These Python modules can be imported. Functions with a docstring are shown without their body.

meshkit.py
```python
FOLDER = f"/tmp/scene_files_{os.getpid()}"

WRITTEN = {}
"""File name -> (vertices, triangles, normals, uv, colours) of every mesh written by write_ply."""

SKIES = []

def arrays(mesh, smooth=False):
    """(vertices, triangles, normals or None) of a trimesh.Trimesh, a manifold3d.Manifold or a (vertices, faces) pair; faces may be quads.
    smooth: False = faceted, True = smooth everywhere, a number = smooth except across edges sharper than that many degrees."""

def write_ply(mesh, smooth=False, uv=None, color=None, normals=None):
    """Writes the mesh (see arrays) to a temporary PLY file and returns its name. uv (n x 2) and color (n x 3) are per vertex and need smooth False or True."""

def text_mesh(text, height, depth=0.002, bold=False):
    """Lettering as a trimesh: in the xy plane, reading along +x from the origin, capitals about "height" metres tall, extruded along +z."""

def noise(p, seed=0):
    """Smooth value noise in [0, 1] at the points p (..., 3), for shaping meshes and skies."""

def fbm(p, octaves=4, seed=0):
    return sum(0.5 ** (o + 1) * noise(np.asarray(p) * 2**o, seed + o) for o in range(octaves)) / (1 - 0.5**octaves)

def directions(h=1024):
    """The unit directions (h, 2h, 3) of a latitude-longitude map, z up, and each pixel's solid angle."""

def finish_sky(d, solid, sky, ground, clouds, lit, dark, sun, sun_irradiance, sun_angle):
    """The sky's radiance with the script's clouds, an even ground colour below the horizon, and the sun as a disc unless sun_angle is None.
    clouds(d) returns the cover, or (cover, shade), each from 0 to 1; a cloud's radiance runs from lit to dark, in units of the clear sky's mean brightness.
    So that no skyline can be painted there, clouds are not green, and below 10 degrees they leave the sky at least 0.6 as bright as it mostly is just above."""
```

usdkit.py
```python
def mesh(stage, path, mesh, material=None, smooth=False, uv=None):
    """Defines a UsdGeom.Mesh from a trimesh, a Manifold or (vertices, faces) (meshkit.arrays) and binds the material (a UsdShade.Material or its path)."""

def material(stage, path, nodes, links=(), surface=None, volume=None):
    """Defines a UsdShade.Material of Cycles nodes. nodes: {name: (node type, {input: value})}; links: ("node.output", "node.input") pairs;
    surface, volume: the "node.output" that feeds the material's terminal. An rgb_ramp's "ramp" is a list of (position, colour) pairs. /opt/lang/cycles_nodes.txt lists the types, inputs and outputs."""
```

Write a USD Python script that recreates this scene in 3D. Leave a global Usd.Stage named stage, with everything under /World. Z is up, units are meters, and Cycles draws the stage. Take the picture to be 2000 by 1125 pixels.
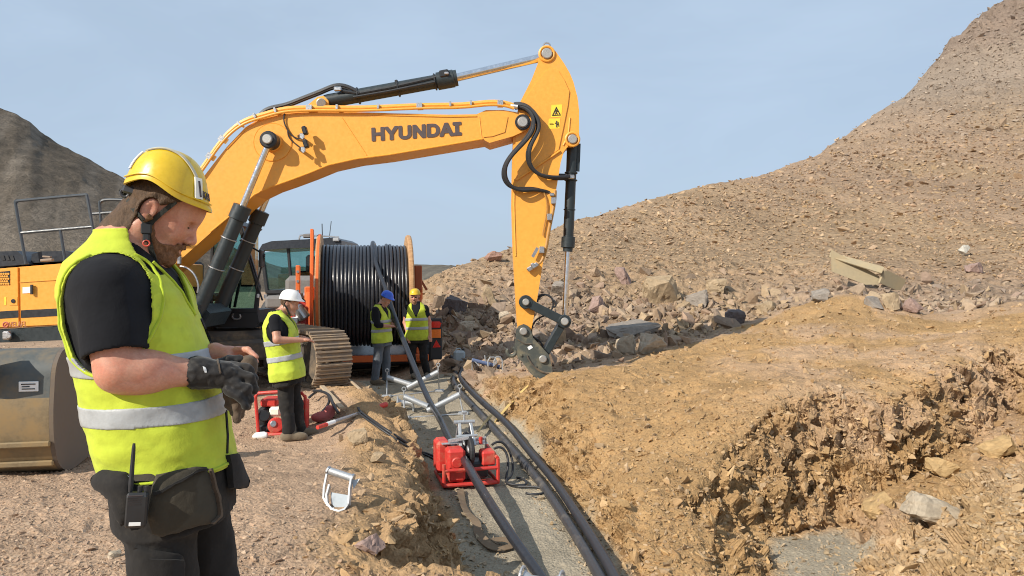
import math, random
import numpy as np, trimesh, shapely, usdkit, meshkit
import manifold3d as m3
from shapely.geometry import Polygon, LineString
from scipy.interpolate import RBFInterpolator, RegularGridInterpolator, CubicSpline
from pxr import Usd, UsdGeom, UsdLux, UsdShade, Gf, Sdf, Vt

# ------------------------------------------------------------------ camera, sky, sun
stage = Usd.Stage.CreateInMemory()
UsdGeom.SetStageUpAxis(stage, 'Z'); UsdGeom.SetStageMetersPerUnit(stage, 1.0)
stage.SetDefaultPrim(UsdGeom.Xform.Define(stage, '/World').GetPrim())
UsdGeom.Scope.Define(stage, '/World/Looks')
FPX, CX, HY, EYE = 1445.0, 1000.0, 540.0, 1.55        # focal length and horizon in photograph pixels, eye height
cam = UsdGeom.Camera.Define(stage, '/World/camera')
cam.AddTranslateOp().Set(Gf.Vec3d(0, 0, EYE)); cam.AddRotateXYZOp().Set(Gf.Vec3f(90, 0, 0))
cam.CreateHorizontalApertureAttr(36.0); cam.CreateVerticalApertureAttr(36.0*9/16)
cam.CreateFocalLengthAttr(36.0*FPX/2000)
cam.CreateVerticalApertureOffsetAttr(-(562.5-HY)/2000*36.0)
cam.CreateClippingRangeAttr(Gf.Vec2f(0.05, 20000))
cam.CreateExposureAttr(0.25)
SUN_AZ, SUN_EL = math.radians(48+180), math.radians(34)  # azimuth from +Y towards +X
sdir = np.array([math.sin(SUN_AZ)*math.cos(SUN_EL), math.cos(SUN_AZ)*math.cos(SUN_EL), math.sin(SUN_EL)])
def mat(name, nodes, links=(), surface='p.BSDF', volume=None):
    return usdkit.material(stage, '/World/Looks/'+name, nodes, links, surface=surface, volume=volume)
sky_m = mat('sky_look', {
    'sky': ('sky_texture', {'sky_type': 'single_scattering', 'sun_disc': False, 'sun_elevation': SUN_EL, 'sun_rotation': SUN_AZ, 'altitude': 100.0, 'air_density': 1.0, 'aerosol_density': 1.6, 'ozone_density': 1.0}),
    'tc': ('texture_coordinate', {}),
    'mp': ('mapping', {'scale': (1.0, 1.0, 3.2)}),
    'n': ('noise_texture', {'scale': 2.1, 'detail': 6.0, 'roughness': 0.55, 'distortion': 0.4}),
    'r': ('map_range', {'range_type': 'smoothstep', 'from_min': 0.36, 'from_max': 0.70, 'to_min': 0.78, 'to_max': 0.95}),
    'mx': ('mix_color', {'b': (5.5, 6.95, 8.8), 'use_clamp': False}),
    'bg': ('background_shader', {'strength': 0.080})},
    [('tc.generated', 'mp.vector'), ('mp.vector', 'n.vector'), ('n.fac', 'r.value'), ('r.result', 'mx.fac'), ('sky.color', 'mx.a'), ('mx.result', 'bg.color')], surface='bg.background')
dome = UsdLux.DomeLight.Define(stage, '/World/sky'); dome.CreateIntensityAttr(1.0)
UsdShade.MaterialBindingAPI.Apply(dome.GetPrim()).Bind(sky_m)
sun = UsdLux.DistantLight.Define(stage, '/World/sun')
sun.CreateIntensityAttr(1.25); sun.CreateAngleAttr(0.5); sun.CreateNormalizeAttr(True); sun.CreateColorAttr(Gf.Vec3f(1.0, 0.93, 0.82))
_z = Gf.Vec3d(*sdir); _x = Gf.Cross(Gf.Vec3d(0, 0, 1), _z).GetNormalized(); _y = Gf.Cross(_z, _x)
sun.AddTransformOp().Set(Gf.Matrix4d(*_x, 0, *_y, 0, *_z, 0, 0, 0, 30, 1))

# ------------------------------------------------------------------ helpers: names, prims
rng = np.random.default_rng(7)
taken = {}
BASE = {}
def numbered(path):
    k = taken.get(path, -1) + 1; taken[path] = k
    return path if k == 0 else f'{path}_{k:03d}'
def tag(prim, label=None, cat=None, group=None, kind=None):
    p = prim.GetPrim() if hasattr(prim, 'GetPrim') else prim
    for k, v in (('label', label), ('category', cat), ('group', group), ('kind', kind)):
        if v: p.SetCustomDataByKey(k, v)
    return p
def thing(name, label=None, cat=None, loc=(0, 0, 0), rotz=0.0, group=None, kind=None):
    path = numbered('/World/'+name)
    x = UsdGeom.Xform.Define(stage, path)
    x.AddTranslateOp().Set(Gf.Vec3d(*map(float, loc)))
    if rotz: x.AddRotateZOp().Set(math.degrees(rotz))
    BASE[path] = np.array(loc, float) if not rotz else np.zeros(3)   # parts come in world coordinates unless the thing is turned
    tag(x, label, cat, group, kind)
    return x.GetPrim()
def local(prim):
    BASE[str(prim.GetPath())] = np.zeros(3); return prim
def obj(name, mesh, material, parent=None, smooth=False, tint=None, label=None, cat=None, group=None, kind=None):
    root = '/World' if parent is None else str(parent.GetPath())
    top = '/'.join(root.split('/')[:3])
    if isinstance(mesh, list): mesh = cat_mesh(mesh)
    if hasattr(mesh, 'to_mesh'):
        q = mesh.to_mesh(); mesh = trimesh.Trimesh(q.vert_properties[:, :3], q.tri_verts, process=False)
    if isinstance(mesh, tuple): mesh = trimesh.Trimesh(*mesh, process=False)
    off = BASE.get(top, np.zeros(3)) if parent is not None else np.zeros(3)
    v = np.asarray(mesh.vertices) - off
    m = usdkit.mesh(stage, numbered(root+'/'+name), trimesh.Trimesh(v, mesh.faces, process=False), material, smooth=smooth)
    if tint is not None:
        UsdGeom.PrimvarsAPI(m).CreatePrimvar('tint', Sdf.ValueTypeNames.Color3fArray, 'vertex').Set(Vt.Vec3fArray.FromNumpy(np.asarray(tint, np.float32)))
    return tag(m, label, cat, group, kind)
def copy_of(src, loc, rotz=0.0, label=None, group=None):
    cd = src.GetCustomData()
    r = local(thing(src.GetName().rstrip('0123456789').rstrip('_'), label or cd.get('label'), cd.get('category'), loc, 0.0, group or cd.get('group')))
    if rotz: UsdGeom.Xform(r).AddRotateZOp().Set(math.degrees(rotz))
    r.GetReferences().AddInternalReference(src.GetPath()); r.SetInstanceable(True)
    return r
def many(name, ms, *a, **k):
    return [obj(name, m, *a, **k) for m in ms]
# ------------------------------------------------------------------ helpers: geometry
def P(px, py, Y):
    return np.array([(px-CX)/FPX*Y, Y, EYE-(py-HY)/FPX*Y])
def unit(v):
    v = np.asarray(v, float); return v/(np.linalg.norm(v)+1e-12)
def cat_mesh(ms):
    vs, fs, n = [], [], 0
    for m in ms:
        if hasattr(m, 'to_mesh'):
            q = m.to_mesh(); v, f = q.vert_properties[:, :3], q.tri_verts
        else: v, f = np.asarray(m.vertices), np.asarray(m.faces)
        vs.append(v); fs.append(np.asarray(f, int)+n); n += len(v)
    return trimesh.Trimesh(np.vstack(vs), np.vstack(fs), process=False)
def hullmesh(pts):
    return trimesh.convex.convex_hull(np.asarray(pts, float))
def box(c, size, R=None, ch=0.0):
    """box with chamfered edges; R: 3x3 whose columns are the box's axes"""
    s = np.asarray(size, float)/2; pts = []
    ch = min(ch, 0.45*min(size))
    for sx in (-1, 1):
        for sy in (-1, 1):
            for sz in (-1, 1):
                if ch <= 0: pts.append((sx*s[0], sy*s[1], sz*s[2]))
                else:
                    pts += [(sx*(s[0]-ch), sy*(s[1]-ch), sz*s[2]), (sx*(s[0]-ch), sy*s[1], sz*(s[2]-ch)), (sx*s[0], sy*(s[1]-ch), sz*(s[2]-ch))]
    pts = np.array(pts)
    if R is not None: pts = pts @ np.asarray(R).T
    return hullmesh(pts+np.asarray(c, float))
def frame(d, up=(0, 0, 1)):
    """columns: along d, sideways, up-ish"""
    x = unit(d); up = np.asarray(up, float)
    if abs(x @ unit(up)) > 0.98: up = np.array([0, 1.0, 0]) if abs(x[1]) < 0.9 else np.array([1.0, 0, 0])
    y = unit(np.cross(up, x)); z = np.cross(x, y)
    return np.stack([x, y, z], 1)
def beam(a, b, w, h, up=(0, 0, 1), ch=0.0, ext=0.0):
    a, b = np.asarray(a, float), np.asarray(b, float)
    return box((a+b)/2, (np.linalg.norm(b-a)+2*ext, w, h), frame(b-a, up), ch)
def cyl(a, b, r, n=16, r2=None, ch=0.0):
    a, b = np.asarray(a, float), np.asarray(b, float); L = np.linalg.norm(b-a); r2 = r if r2 is None else r2
    F = frame(b-a); t = np.arange(n)*2*np.pi/n
    prof = [(0, r), (L, r2)] if ch <= 0 else [(0, r-ch), (ch, r), (L-ch, r2), (L, r2-ch)]
    return lathe(prof, a, F, n)
def lathe(prof, a, F, n=16, cap=True):
    """prof: (distance along F's first axis, radius)"""
    t = np.arange(n)*2*np.pi/n; v = []
    for d, r in prof: v.append(a+F[:, 0]*d+r*(np.cos(t)[:, None]*F[:, 1]+np.sin(t)[:, None]*F[:, 2]))
    v = np.vstack(v); f = []
    for k in range(len(prof)-1):
        i = np.arange(n); j = (i+1) % n
        f.append(np.stack([k*n+i, k*n+j, (k+1)*n+j], 1)); f.append(np.stack([k*n+i, (k+1)*n+j, (k+1)*n+i], 1))
    if cap:
        m = len(prof)-1; c0, c1 = len(v), len(v)+1
        v = np.vstack([v, [a+F[:, 0]*prof[0][0], a+F[:, 0]*prof[m][0]]]); i = np.arange(n); j = (i+1) % n
        f.append(np.stack([np.full(n, c0), j, i], 1)); f.append(np.stack([np.full(n, c1), m*n+i, m*n+j], 1))
    return trimesh.Trimesh(v, np.vstack(f)[:, [0, 2, 1]] if False else np.vstack(f), process=False)
def spline(pts, n=40):
    pts = np.asarray(pts, float); d = np.r_[0, np.cumsum(np.linalg.norm(np.diff(pts, axis=0), axis=1))]
    return CubicSpline(d, pts)(np.linspace(0, d[-1], n))
def tube(path, r, n=10, closed=False, cap=True):
    p = np.asarray(path, float); r = np.broadcast_to(r, (len(p),))
    t = (np.roll(p, -1, 0)-np.roll(p, 1, 0)) if closed else np.gradient(p, axis=0)
    t = t/(np.linalg.norm(t, axis=1, keepdims=True)+1e-12)
    a = np.array([0, 0, 1.0]) if abs(t[0, 2]) < 0.9 else np.array([1.0, 0, 0])
    A = []
    for k in range(len(p)):
        a = a-t[k]*(a @ t[k]); a = a/np.linalg.norm(a); A.append(a)
    A = np.array(A); B = np.cross(t, A); ang = np.arange(n)*2*np.pi/n
    v = (p[:, None]+r[:, None, None]*(np.cos(ang)[None, :, None]*A[:, None]+np.sin(ang)[None, :, None]*B[:, None])).reshape(-1, 3)
    m = len(p) if closed else len(p)-1
    i, j = np.meshgrid(np.arange(m), np.arange(n), indexing='ij'); i2 = (i+1) % len(p); j2 = (j+1) % n
    q = np.stack([i*n+j, i*n+j2, i2*n+j2, i2*n+j], -1).reshape(-1, 4)
    f = np.vstack([q[:, [0, 1, 2]], q[:, [0, 2, 3]]])
    if cap and not closed:
        c0 = len(v); v = np.vstack([v, p[:1], p[-1:]]); k = np.arange(n); k2 = (k+1) % n; e = (len(p)-1)*n
        f = np.vstack([f, np.stack([np.full(n, c0), k2, k], 1), np.stack([np.full(n, c0+1), e+k, e+k2], 1)])
    return trimesh.Trimesh(v, f, process=False)
def torus(c, F, R, r, n=24, m=8, a0=0.0, a1=2*np.pi):
    full = abs(a1-a0-2*np.pi) < 1e-6
    t = np.linspace(a0, a1, n, endpoint=not full)
    return tube(np.asarray(c)+R*(np.cos(t)[:, None]*F[:, 1]+np.sin(t)[:, None]*F[:, 2]), r, m, closed=full)
def prism(outline, n, th, holes=()):
    """3-D outline (nearly flat) extruded by th along n"""
    o = np.asarray(outline, float); n = unit(n); c = o.mean(0)
    u = unit(o[1]-o[0]-n*((o[1]-o[0]) @ n)); w = np.cross(n, u)
    flat = lambda q: np.stack([(np.asarray(q)-c) @ u, (np.asarray(q)-c) @ w], 1)
    poly = Polygon(flat(o), [flat(h) for h in holes]).buffer(0)
    geoms = getattr(poly, 'geoms', [poly])
    m = cat_mesh([trimesh.creation.extrude_polygon(g, th, engine='earcut') for g in geoms])
    v = np.asarray(m.vertices)
    return trimesh.Trimesh(c+v[:, :1]*u+v[:, 1:2]*w+v[:, 2:]*n, m.faces, process=False)
def smooth_outline(pts, n=6, closed=True):
    """Catmull-Rom through 2-D points"""
    p = np.asarray(pts, float); out = []; N = len(p)
    for k in range(N if closed else N-1):
        a, b, c, d = (p[(k+i) % N] if closed else p[min(max(k+i, 0), N-1)] for i in (-1, 0, 1, 2))
        for t in np.arange(n)/n:
            out.append(0.5*(2*b+(c-a)*t+(2*a-5*b+4*c-d)*t*t+(3*b-a-3*c+d)*t**3))
    if not closed: out.append(p[-1])
    return np.array(out)
# ------------------------------------------------------------------ helpers: distance fields
def surface_nets(F, o, h):
    neg = F < 0
    s = np.stack([neg[i:i+F.shape[0]-1, j:j+F.shape[1]-1, k:k+F.shape[2]-1] for i in (0, 1) for j in (0, 1) for k in (0, 1)])
    act = s.any(0) & ~s.all(0); idx = np.argwhere(act)
    num = np.full(act.shape, -1); num[act] = np.arange(len(idx))
    acc = np.zeros((len(idx), 3)); cnt = np.zeros(len(idx))
    for d in range(3):
        e = np.zeros(3, int); e[d] = 1
        for a in (0, 1):
            for b in (0, 1):
                st = np.zeros(3, int); st[(d+1) % 3], st[(d+2) % 3] = a, b
                p = idx+st; q = p+e; f0, f1 = F[tuple(p.T)], F[tuple(q.T)]; ok = (f0 < 0) != (f1 < 0)
                t = np.where(ok, f0/np.where(ok, f0-f1, 1), 0)
                acc += np.where(ok[:, None], (p-idx)+t[:, None]*e, 0); cnt += ok
    v = idx+acc/np.maximum(cnt, 1)[:, None]
    faces = []
    for d in range(3):
        e = np.zeros(3, int); e[d] = 1; u, w = (d+1) % 3, (d+2) % 3
        sl0 = [slice(None)]*3; sl0[d] = slice(0, -1); sl1 = [slice(None)]*3; sl1[d] = slice(1, None)
        a, b = neg[tuple(sl0)], neg[tuple(sl1)]
        for flip in (0, 1):
            p = np.argwhere((a & ~b) if not flip else (~a & b))
            p = p[(p[:, u] > 0) & (p[:, w] > 0) & (p[:, u] < F.shape[u]-1) & (p[:, w] < F.shape[w]-1)]
            q = []
            for x, y in ((-1, -1), (0, -1), (0, 0), (-1, 0)):
                c = p.copy(); c[:, u] += x; c[:, w] += y; q.append(num[tuple(c.T)])
            q = np.stack(q, 1)
            faces.append(q[:, ::-1] if flip else q)
    q = np.vstack(faces); q = q[(q >= 0).all(1)]
    return trimesh.Trimesh(o+v*h, np.vstack([q[:, [0, 1, 2]], q[:, [0, 2, 3]]]), process=False)
def mesh_field(fn, lo, hi, h):
    """surface of fn = 0; the fine lattice is evaluated near the surface only"""
    lo, hi = np.asarray(lo, float), np.asarray(hi, float); k = 4
    n = np.maximum(np.ceil((hi-lo)/(h*k)).astype(int), 2)
    cx = [lo[d]+np.arange(n[d]+1)*h*k for d in range(3)]
    C = fn(np.stack(np.meshgrid(*cx, indexing='ij'), -1).reshape(-1, 3)).reshape(n+1)
    m = np.min([C[i:n[0]+i, j:n[1]+j, l:n[2]+l] for i in (0, 1) for j in (0, 1) for l in (0, 1)], 0)
    M = np.max([C[i:n[0]+i, j:n[1]+j, l:n[2]+l] for i in (0, 1) for j in (0, 1) for l in (0, 1)], 0)
    near_ = (m < 2.2*h*k) & (M > -2.2*h*k)
    F = np.repeat(np.repeat(np.repeat(np.where(m > 0, 1.0, -1.0), k, 0), k, 1), k, 2)
    F = np.pad(F, ((0, 1),)*3, mode='edge')
    i = np.argwhere(np.repeat(np.repeat(np.repeat(near_, k, 0), k, 1), k, 2))
    nb = np.zeros(F.shape, bool)
    g = np.repeat(np.repeat(np.repeat(near_, k, 0), k, 1), k, 2)
    for a in (0, 1):
        for b in (0, 1):
            for c in (0, 1): nb[a:a+g.shape[0], b:b+g.shape[1], c:c+g.shape[2]] |= g
    i = np.argwhere(nb)
    for s0 in range(0, len(i), 400000):
        j = i[s0:s0+400000]; F[tuple(j.T)] = fn(lo+j*h)
    return surface_nets(F, lo, h)
def smin(a, b, k):
    hh = np.clip(0.5+0.5*(b-a)/k, 0, 1); return b+(a-b)*hh-k*hh*(1-hh)
def smax(a, b, k): return -smin(-a, -b, k)
def sd_cone(p, a, b, ra, rb):
    a, b = np.asarray(a, float), np.asarray(b, float); ba = b-a
    t = np.clip((p-a) @ ba/(ba @ ba), 0, 1)
    return np.linalg.norm(p-a-t[:, None]*ba, axis=1)-(ra+(rb-ra)*t)
def sd_ell(p, c, r, R=None):
    q = p-np.asarray(c, float)
    if R is not None: q = q @ R
    r = np.asarray(r, float); k0 = np.linalg.norm(q/r, axis=1); k1 = np.linalg.norm(q/(r*r), axis=1)
    return k0*(k0-1)/np.maximum(k1, 1e-9)
def sd_flat(p, a, b, ra, rb, R, sq):
    """cone whose section is squeezed by sq along R's second axis (R columns orthonormal)"""
    S = R @ np.diag([1, 1/sq, 1]) @ R.T
    return sd_cone(p @ S.T, S @ np.asarray(a), S @ np.asarray(b), ra, rb)*min(1, sq)
def sd_box(p, c, s, R=None, r=0.0):
    q = p-np.asarray(c, float)
    if R is not None: q = q @ R
    q = np.abs(q)-np.asarray(s, float)/2+r
    return np.linalg.norm(np.maximum(q, 0), axis=1)+np.minimum(q.max(1), 0)-r
def chain(p, joints, radii, k=0.02):
    d = None
    for i in range(len(joints)-1):
        e = sd_cone(p, joints[i], joints[i+1], radii[i], radii[i+1]); d = e if d is None else smin(d, e, k)
    return d
# ------------------------------------------------------------------ the land: heights
CTRL = np.array([
 # yard on the left, levelled gravel
 (1000,2300,1.28),(0,2300,1.28),(2000,2300,1.3),(-800,2300,1.3),(2800,2300,1.3),
 (300,1125,3.85),(700,1125,3.85),(-300,1125,3.85),(900,1125,3.9),(-1000,1125,3.9),
 (0,930,6.3),(300,930,6.3),(600,930,6.2),(-500,930,6.3),(740,945,6.1),
 (300,860,8.6),(560,858,8.76),(650,870,8.3),(0,855,8.8),(700,810,9.6),(720,770,11.2),
 (740,745,13.9),(500,745,13.9),(200,748,13.9),(-300,748,13.9),(820,737,15),
 (600,700,18),(300,700,18),(0,700,18),(760,700,18),
 (0,640,30),(300,640,30),(600,636,30),(740,630,28),(-500,640,30),
 (0,572,100),(300,572,100),(600,570,100),(760,566,100),(-600,572,100),(-1200,572,100),
 (0,545,900),(400,545,900),(760,545,900),(-700,545,900),
 # spoil along the far side of the trench, rubble
 (905,742,13.4),(960,742,12.4),(1000,785,11.0),(1062,744,11.3),(1100,760,10.5),(1030,830,9.6),(1090,900,8.5),(1120,870,8.6),
 (1200,850,8.55),(1300,805,8.75),(1300,725,11.5),(1300,693,13.2),(1200,702,13),(1090,727,12.2),(1180,960,7.3),(1250,960,7.0),(1300,1125,5.75),
 (1400,800,8.4),(1500,800,8.0),(1600,775,8.2),(1700,752,8.4),(1850,705,9.0),(2000,660,10),(1500,720,10.4),(1700,690,10.8),
 (1500,660,13.5),(1700,640,13.5),(1900,640,13),(2050,615,13),
 (880,690,16),(930,660,16.8),(1000,650,16.8),(1120,690,14.6),(1180,665,16),(1300,640,16.5),(1500,618,17.2),(1610,592,17.0),(1720,604,16.6),(1800,622,16),
 (840,610,18.5),(900,585,19.2),(1000,575,19.5),(1100,565,19.5),(1300,548,20.5),(1500,545,21),(1700,548,20.5),(1900,566,19.5),(2050,560,19.5),
 # the heap in the right corner
 (1650,1125,5.1),(1800,1125,4.7),(2000,1125,4.5),(1800,1010,5.6),(1950,905,6.4),(2060,835,7.2),(1700,1060,5.5),(1900,960,5.9),(2300,1000,5.5),
 # hillside
 (1500,440,34),(1700,430,36),(1900,400,38),(1300,470,30),(2050,380,40),(1800,330,58),(1950,250,70),(1950,130,95),(1100,510,25),
 # its skyline
 (790,566,24),(830,547,25),(860,532,26),(940,505,28),(1030,480,30),(1130,432,36),(1230,402,42),(1300,383,47),(1400,362,52),(1500,338,60),(1560,318,66),(1640,283,75),(1690,240,84),
 (1720,218,90),(1780,180,98),(1830,140,105),(1860,85,112),(1900,45,118),(1970,0,125),(2100,-80,135),(2400,-180,150),(2900,-200,160),(2600,300,60),(2600,560,19),(2800,800,9),
 # behind it
 (790,575,34),(860,560,38),(940,550,40),(1130,500,54),(1300,440,70),(1500,400,90),(1700,300,125),(1830,210,155),(1970,90,185),(2400,-40,220),(2900,-50,230),
 (940,550,900),(1130,545,900),(1500,530,900),(1970,500,900),(2600,500,900),(860,548,900),
], float)
_rbf = RBFInterpolator(np.stack([(CTRL[:, 0]-CX)/400, 2.2*np.log(CTRL[:, 2])], 1), CTRL[:, 1], kernel='thin_plate_spline', smoothing=0.002, neighbors=None)
ZF = lambda Y: np.interp(Y, [4, 6, 8, 10.6, 12.5, 14.5, 16], [-0.82, -0.80, -0.76, -0.65, -0.52, -0.42, -0.36])   # trench floor
def floor_pt(px, py):
    z = -0.7
    for _ in range(12):
        Y = FPX*(EYE-z)/(py-HY); z = float(ZF(Y))
    return ((px-CX)/FPX*Y, Y)
LEFT = [(905,1300),(905,1125),(880,1060),(852,985),(828,910),(795,850),(740,795),(722,768),(712,748),(690,732)]
RIGHT = [(890,722),(905,740),(940,768),(985,808),(1012,840),(1075,922),(1140,1005),(1200,1062),(1245,1125),(1330,1300)]
TRENCH = Polygon([floor_pt(*p) for p in LEFT]+[floor_pt(*p) for p in RIGHT])
_Z2 = -1.0
pt2 = lambda px, py: ((px-CX)/FPX*(FPX*(EYE-_Z2)/(py-HY)), FPX*(EYE-_Z2)/(py-HY))
PIT = Polygon([pt2(*p) for p in [(1470,1300),(1500,1125),(1505,1080),(1492,1052),(1545,1042),(1610,1030),(1672,1022),(1690,1050),(1680,1125),(1640,1300)]])
# the hollow dug out behind the pit, rising to the right
CUT = Polygon([(2.4,6.9),(2.6,7.3),(3.4,7.55),(4.5,8.05),(5.5,8.7),(6.3,9.3),(6.2,8.5),(4.9,7.5),(3.9,6.9),(3.2,6.65),(2.8,6.6)])
def base_height(X, Y):
    R = np.hypot(X, Y); th = np.arctan2(X, Y); tc = np.clip(th, -0.93, 0.93)
    Ye = np.clip(R*np.cos(tc), 1.28, 900); u = np.tan(tc)
    py = _rbf(np.stack([u*FPX/400, 2.2*np.log(Ye)], -1).reshape(-1, 2)).reshape(u.shape)
    z = EYE-(py-HY)/FPX*Ye
    back = np.clip((np.abs(th)-1.1)/0.9, 0, 1); back = back*back*(3-2*back)
    far = np.clip((R-300)/600, 0, 1)
    z = z*(1-far)+(-0.5)*far
    return z*(1-back)+(-0.05)*back
def dist(poly, X, Y):
    x0, y0, x1, y1 = poly.bounds; out = np.full(X.shape, 60.0)
    m = (X > x0-3) & (X < x1+3) & (Y > y0-3) & (Y < y1+3)
    pts = shapely.points(X[m], Y[m]); d = shapely.distance(poly, pts)
    b = shapely.distance(poly.boundary, pts); out[m] = np.where(d > 0, d, -b)
    return out
def height(X, Y, parts=False):
    X, Y = np.asarray(X, float), np.asarray(Y, float)
    z = base_height(X, Y)
    q = np.stack([X, Y, 0*X], -1)
    z = z+0.38*np.exp(-((X-7.0)**2/2.6+(Y-15.6)**2/1.0))+0.22*np.exp(-((X-9.6)**2/1.8+(Y-14.6)**2/.8))+(meshkit.fbm(q*.7, 3, 77)-.5)*0.28*np.clip((X-.8)/1.0, 0, 1)*np.clip((19-Y)/4, 0, 1)
    wob = (meshkit.fbm(q*1.6, 4, 3)-0.5)
    dt = dist(TRENCH, X, Y); dp = dist(PIT, X, Y)
    left = X < np.interp(Y, [4, 6, 8, 10.5, 13, 16], [.35, .1, -.15, -.8, -1.6, -2.6])
    z = z+np.where(left, 1, 0)*0.20*np.exp(-((dt-.62)/.34)**2)*np.clip((Y-6.8)/1.2, 0, 1)*np.clip((12.2-Y)/1.5, 0, 1)*(.75+1.2*wob)
    dt2 = np.maximum(dt+wob*0.30, 0); slope = np.where(left, 1.6, 0.95)
    zt = ZF(Y)+slope*dt2**1.12+0.02*wob
    dp2 = np.maximum(dp+wob*0.22, 0)
    front = np.clip((Y-6.75)/0.6, 0, 1)
    zp = _Z2+dp2*(0.75+0.9*front)+0.35*front*np.clip(dp2-0.25, 0, 0.35)
    dc = dist(CUT, X, Y); dc2 = np.maximum(dc+wob*0.3, 0)
    back = np.clip((Y-(7.1+0.36*(X-2.5)))/0.3, 0, 1)
    zp = np.minimum(zp, -0.97+0.22*(X-2.5)+0.12*wob+dc2*(0.8+1.9*back))
    k = 0.05
    out = -np.log(np.exp(-np.clip(z, -3, 20)/k)+np.exp(-np.clip(zt, -3, 20)/k)+np.exp(-np.clip(zp, -3, 20)/k)+1e-300)*k
    out = np.where((z > 5) | (np.minimum(zt, zp) > z+1.5), z, out)
    return (out, dt, dp, z, zt, zp, wob) if parts else out
_rowY = np.r_[np.linspace(1.4, 24, 1400), np.geomspace(24.1, 300, 400)]
def ray(px, py):
    """where the photograph's pixel meets the land"""
    X = (px-CX)/FPX*_rowY; z = height(X, _rowY); s = EYE-(py-HY)/FPX*_rowY-z
    k = np.argmax(s < 0); k = max(k, 1)
    t = s[k-1]/(s[k-1]-s[k]+1e-12); Y = _rowY[k-1]+t*(_rowY[k]-_rowY[k-1])
    return P(px, py, Y)
def on_land(X, Y):
    return np.array([X, Y, float(height(np.array([X]), np.array([Y]))[0])])
# ------------------------------------------------------------------ the land: meshes
soil_m = mat('soil_look', {
    'a': ('attribute', {'attribute': 'tint'}), 'g': ('geometry', {}),
    'n1': ('noise_texture', {'scale': 1.3, 'detail': 5.0, 'roughness': 0.6}),
    'n2': ('noise_texture', {'scale': 34.0, 'detail': 5.0, 'roughness': 0.7}),
    'v': ('voronoi_texture', {'scale': 42.0, 'randomness': 1.0}),
    'm1': ('map_range', {'from_min': 0.3, 'from_max': 0.7, 'to_min': 0.80, 'to_max': 1.18}),
    'm2': ('map_range', {'from_min': 0.25, 'from_max': 0.75, 'to_min': 0.66, 'to_max': 1.30}),
    'k': ('math', {'math_type': 'multiply'}),
    'c': ('vector_math', {'math_type': 'scale'}),
    'h': ('math', {'math_type': 'multiply_add', 'value2': -0.6}),
    'b': ('bump', {'strength': 0.75, 'distance': 0.022}),
    'p': ('principled_bsdf', {'roughness': 0.95, 'specular_ior_level': 0.12})},
    [('g.position', 'n1.vector'), ('g.position', 'n2.vector'), ('g.position', 'v.vector'), ('n1.fac', 'm1.value'), ('n2.fac', 'm2.value'), ('m1.result', 'k.value1'), ('m2.result', 'k.value2'),
     ('a.vector', 'c.vector1'), ('k.value', 'c.scale'), ('c.vector', 'p.base_color'), ('v.distance', 'h.value1'), ('n2.fac', 'h.value3'), ('h.value', 'b.height'), ('b.normal', 'p.normal')])
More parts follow.
